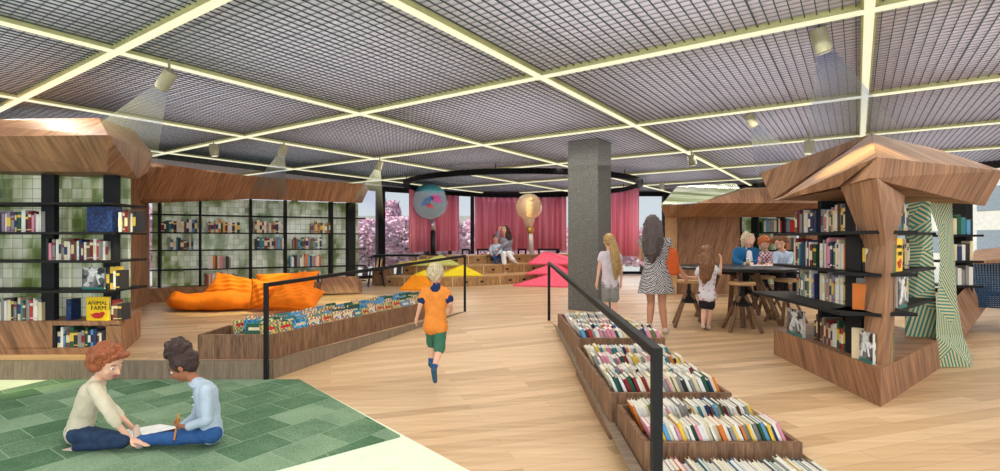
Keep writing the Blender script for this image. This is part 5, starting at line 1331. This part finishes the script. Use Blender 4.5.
lamp = thing('globe_lamp', 'giant amber light bulb with glowing spiral filament on a pale pole', 'lamp', fl(531.5, Ya, .81)); o = lamp.location
m = MB(); m.ball(c_ - o, sr_, 28, 18)
m.lathe([(sr_ * .30, -sr_ * 1.5), (sr_ * .33, -sr_ * 1.2), (sr_ * .5, -sr_ * .9)], c_ - o, 20); m.build('glass_bulb', 'globe_amber', lamp, True)
m = MB(); pts = [Vector((cos(t * .9) * .09, sin(t * .9) * .09 - sr_ * .0, -.33 + t * .022)) + c_ - o for t in range(0, 30)]; m.tube(pts, .022, 6); m.build('filament', 'filament', lamp)
plain('brass', (196, 160, 84), .3, .8)
m = MB(); m.tube([c_ - o + Vector((.03, 0, -sr_ * 1.5)), c_ - o + Vector((.05, 0, -sr_ * 1.95))], [.14, .09], 16); m.build('screw_cap', 'brass', lamp, True)
m = MB(); m.tube([(0, 0, 0), c_ - o + Vector((.06, 0, -sr_ * 1.9))], .075, 14); m.build('pole', 'concrete_pale', lamp, True)
for c0, rad in ((fl(429.5, 16.2, Z(202, 16.6)), .1),):
    pass
# dark low furniture on the top step edge
for i, (px, w, l) in enumerate(((466, .28, 'behind the handrail post'), (484, .5, 'beside the seated child'), (522, .3, 'beside the seated mother'), (548, .75, 'near the amber bulb pole'))):
    r = thing('low_stool', 'low dark seat on the top step, ' + l, 'seat', fl(px, 18.2 if i > 1 else 17.9, .81) if i != 9 else None, 0, 'dark low seats on the top step')
    m = MB(); m.box((0, 0, .16), (w, .3, .06)); m.build('seat', 'black_board', r)
    for sx in (-1, 1):
        q = MB(); q.box((sx * w * .42, 0, .065), (.05, .28, .13)); q.build('leg', 'black_board', r)
# cafe chair and table by the window
def cafe_chair(label, p, rz):
    r = thing('chair', label, 'chair', p, rz)
    m = MB(); m.loft([((0, 0, .44), .21, .20), ((0, 0, .47), .22, .21)]); m.build('seat', 'black_metal', r)
    for sx in (-1, 1):
        for sy in (-1, 1): q = MB(); q.tube([(sx * .15, sy * .15, .45), (sx * .22, sy * .22, 0)], .014, 6); q.build('leg', 'black_metal', r)
    q = MB(); pts = [(cos(a) * .23, sin(a) * .22 + .02, .82) for a in [radians(x) for x in range(-20, 201, 20)]]; q.tube(pts, .018, 6); q.build('back_rail', 'black_metal', r)
    for k in range(7):
        a = radians(10 + k * 27); q = MB(); q.tube([(cos(a) * .19, sin(a) * .18, .47), (cos(a) * .23, sin(a) * .22 + .02, .82)], .008, 6); q.build('spindle', 'black_metal', r)
cafe_chair('black spindle-back chair by the window mullion at the end of the bookcase', fl(376, 14.6), .3)
r = thing('table', 'long dark-topped table by the window under the curtain edge', 'table', fl(396, 17.0)); 
m = MB(); m.box((.1, 0, .80), (1.5, .7, .05)); m.build('table_top', 'black_board', r)
for sx in (-.5, .6):
    for sy in (-.25, .25): q = MB(); q.tube([(sx, sy, .78), (sx * 1.2, sy * 1.2, 0)], .03, 8); q.build('leg', 'pale_oak', r)
r = thing('storage_crate', 'brown timber crate by the window end of the curved steps', 'crate', fl(376.5, 15.0) + Vector((.15, .2, 0)))
m = MB(); m.box((0, 0, .24), (.5, .6, .48)); m.build('body', 'walnut_bin', r)
q = MB(); q.box((0, -.305, .34), (.12, .02, .04)); q.build('hand_hole', 'hole_dark', r)
# round table
Tc = fl(736, 8.35); r = thing('round_table', 'black round table with splayed timber legs surrounded by stools', 'table', Tc)
m = MB(); m.lathe([(.0, .83), (.82, .83), (.90, .845), (.905, .87), (.88, .885), (.0, .885)], seg=56); m.build('table_top', 'black_top', r, False)
for k in range(6):
    a = k * pi / 3 + .25; q = MB(); q.bar((cos(a) * .30, sin(a) * .30, .83), (cos(a) * .66, sin(a) * .66, 0.01), .075, .04); q.build('leg', 'walnut_bin', r)
m = MB(); m.lathe([(.32, .76), (.34, .83)], seg=6); m.build('hub', 'black_metal', r)
plain('stool_leg', (120, 90, 66), .6)
def stool(label, p, rz):
    r = thing('stool', label, 'stool', p, rz, 'timber swivel stools round the black table')
    m = MB(); m.lathe([(0, .655), (.17, .655), (.195, .67), (.19, .70), (.10, .695), (0, .69)], seg=28, sy=.92); m.build('seat', 'pale_oak', r)
    m = MB(); m.lathe([(.15, .36), (.15, .40), (.07, .47), (.035, .56), (.03, .655)], seg=4); m.build('base_cone', 'black_metal', r)
    for k in range(4):
        a = k * pi / 2; q = MB(); q.bar((cos(a) * .06, sin(a) * .06, .50), (cos(a) * .30, sin(a) * .30, 0.008), .045, .03); q.build('leg', 'stool_leg', r)
    return r
stool('timber stool beside the woman in the checked dress and behind the small girl', fl(689, 7.85), .5)
stool('timber stool standing alone in front of the round table', fl(742, 7.45), .6)
stool('timber stool behind the front stool, under the round table edge', fl(763, 8.7), .2)
stool('timber stool beside the curly-haired child, near the faceted kiosk', fl(786, 8.1), .9)
stool('timber stool under the blond woman', fl(746, 9.25), .3)
stool('timber stool under the ginger-haired child', fl(766, 9.3), .7)
# things on the table
p = fl(763, 8.55, .887); b = MB(); b.prism([(p.x - .28, p.y - .16), (p.x + .16, p.y - .22), (p.x + .30, p.y + .1), (p.x - .16, p.y + .14)], .886, .889)
tag(b.build('paper_sheet', 'white_paper'), 'white drawing paper spread on the black round table', 'paper')
clear_mat('glass_clear', (220, 226, 226), .35)
cup = thing('drinking_glass', 'small glass of orange juice on the black round table', 'glass', fl(748, 8.6, .886)); plain('juice', (244, 206, 70), .3)
m = MB(); m.lathe([(.028, 0), (.036, .10), (.033, .10), (.026, .008)], seg=16); m.build('tumbler', 'glass_clear', cup, True)
m = MB(); m.lathe([(.025, .009), (.031, .07)], seg=16); m.build('juice', 'juice', cup, True)
# spot lights on the ceiling
def spot(px, py, Yv, aim, label, power, beam=1.6, rad=.07, L=.20):
    z = Z(py, Yv); p = Vector((X(px, Yv), Yv, z)); d = Vector(aim).normalized(); r = thing('spot_light', label, 'spot light', p, 0, 'cylinder spot lights under the ceiling')
    M = d.to_track_quat('Z', 'Y').to_matrix()
    m = MB(); m.tube([-d * L / 2, d * L / 2], rad, 18); m.tube([d * L / 2, d * (L / 2 + .012)], [rad, rad * .8], 18); m.build('housing', 'spot_body', r, False)
    m = MB(); m.tube([-d * L * .3, Vector((-d.x * L * .3, -d.y * L * .3, CEIL - z))], .012, 8); m.build('stem', 'spot_body', r)
    m = MB(); m.tube([d * (L / 2 + .013), d * (L / 2 + .016)], rad * .7, 16); m.build('lens', 'strip_glow', r)
    if power:
        l = bpy.data.lights.new('spot_bulb', 'SPOT'); l.energy = power; l.color = (1, .93, .42); l.spot_size = .72; l.spot_blend = .3; l.shadow_soft_size = .03
        lo = bpy.data.objects.new('spot_bulb', l); COL.objects.link(lo); lo.location = p + d * (L / 2 + .03); lo.rotation_euler = d.to_track_quat('-Z', 'Y').to_euler()
    return p + d * (L / 2 + .02), d
SP = [(166, 80, 5.2, (-.75, .15, -1), 'cylinder spot light near the second light strip crossing, above the glass-backed kiosk', 300), (214, 150, 9.6, (.1, 0, -1), 'unlit cylinder spot light hanging straight down over the long bookcase', 0), (283, 150, 9.6, (-.35, .1, -1), 'cylinder spot light beaming at the middle of the bookcase hood', 300),
      (379, 165, 11.2, (-.3, .1, -1), 'cylinder spot light by the fish globe end of the bookcase', 300), (821, 40, 4.6, (.38, .1, -1), 'cylinder spot light high above the faceted kiosk peak', 130), (751, 120, 7.4, (.62, .1, -1), 'cylinder spot light beaming over the round table', 300),
      (809, 147, 8.6, (-.1, 0, -1), 'unlit cylinder spot light behind the faceted canopy', 0), (692, 160, 10.5, (.2, 0, -1), 'small unlit spot light above the green glass roof', 0), (662, 186, 15.6, (0, 0, -1), 'tiny spot light above the woman in the checked dress', 0)]
BEAMS = []
for px, py, Yv, aim, lab, pw in SP:
    Yv_ = min(Yv, 1.72 * F / (HOR - py)) if True else Yv
    q = spot(px, py, Yv_, aim, lab, pw, rad=.065 if Yv_ < 8 else .075)
    if pw: BEAMS.append(q)
m = bpy.data.materials.new('light_haze'); m.use_nodes = True; t = m.node_tree; t.nodes.remove(t.nodes['Principled BSDF'])
vs_ = t.nodes.new('ShaderNodeVolumeScatter'); vs_.inputs['Color'].default_value = (1, .95, .36, 1); t.links.new(vs_.outputs[0], t.nodes['Material Output'].inputs['Volume'])
tc_ = t.nodes.new('ShaderNodeTexCoord'); ln_ = t.nodes.new('ShaderNodeVectorMath'); ln_.operation = 'LENGTH'; t.links.new(tc_.outputs['Object'], ln_.inputs[0])
mr_ = t.nodes.new('ShaderNodeMapRange'); t.links.new(ln_.outputs['Value'], mr_.inputs[0])
for k_, v_ in ((1, 0.0), (2, 1.15), (3, 2.0), (4, 0.0)): mr_.inputs[k_].default_value = v_
t.links.new(mr_.outputs[0], vs_.inputs['Density']); MATS['light_haze'] = m
HL = ['over the glass-backed kiosk', 'on the middle of the bookcase hood', 'at the fish globe end of the bookcase', 'above the faceted kiosk', 'over the round table']
for (p, d), hl in zip(BEAMS, HL):
    b = MB(); b.tube([Vector((0, 0, 0)), d * 1.15], [.07, .46], 24); o = b.build('haze_beam', 'light_haze'); o.location = p; tag(o, 'pale yellow cone of lit haze falling ' + hl, 'haze', kind='stuff')
# right edge: low timber table and blue net
plain('blue_net', (26, 62, 92), .8, var=.5, scale=40)
b = MB(); b.hull([P(968, 262, 7.6), P(975, 250, 9.5), P(1040, 243, 9.5), P(1040, 256, 7.6), P(968, 264, 7.6), P(1040, 262, 7.6), P(975, 252, 9.5)]); tag(b.build('ledge', 'walnut'), 'brown timber ledge at the end of the blue woven net', 'ledge')
b = MB()
for i in range(26):
    t = i / 25; a = P(966 + 0 * t, 262, 7.7).lerp(P(972, 306, 7.4), t); c = P(1050, 258, 8.2).lerp(P(1050, 306, 6.8), t); mid_ = (a + c) / 2 - Vector((0, 0, .03)); b.tube([a, mid_, c], .012, 5)
for i in range(30):
    t = i / 29; a = P(966, 262, 7.7).lerp(P(1050, 258, 8.2), t); c = P(972, 306, 7.4).lerp(P(1050, 306, 6.8), t); b.tube([a, c], .009, 5)
o = b.build('play_net', 'blue_net'); tag(o, 'blue woven climbing net stretched under the timber ledge by the window', 'net')
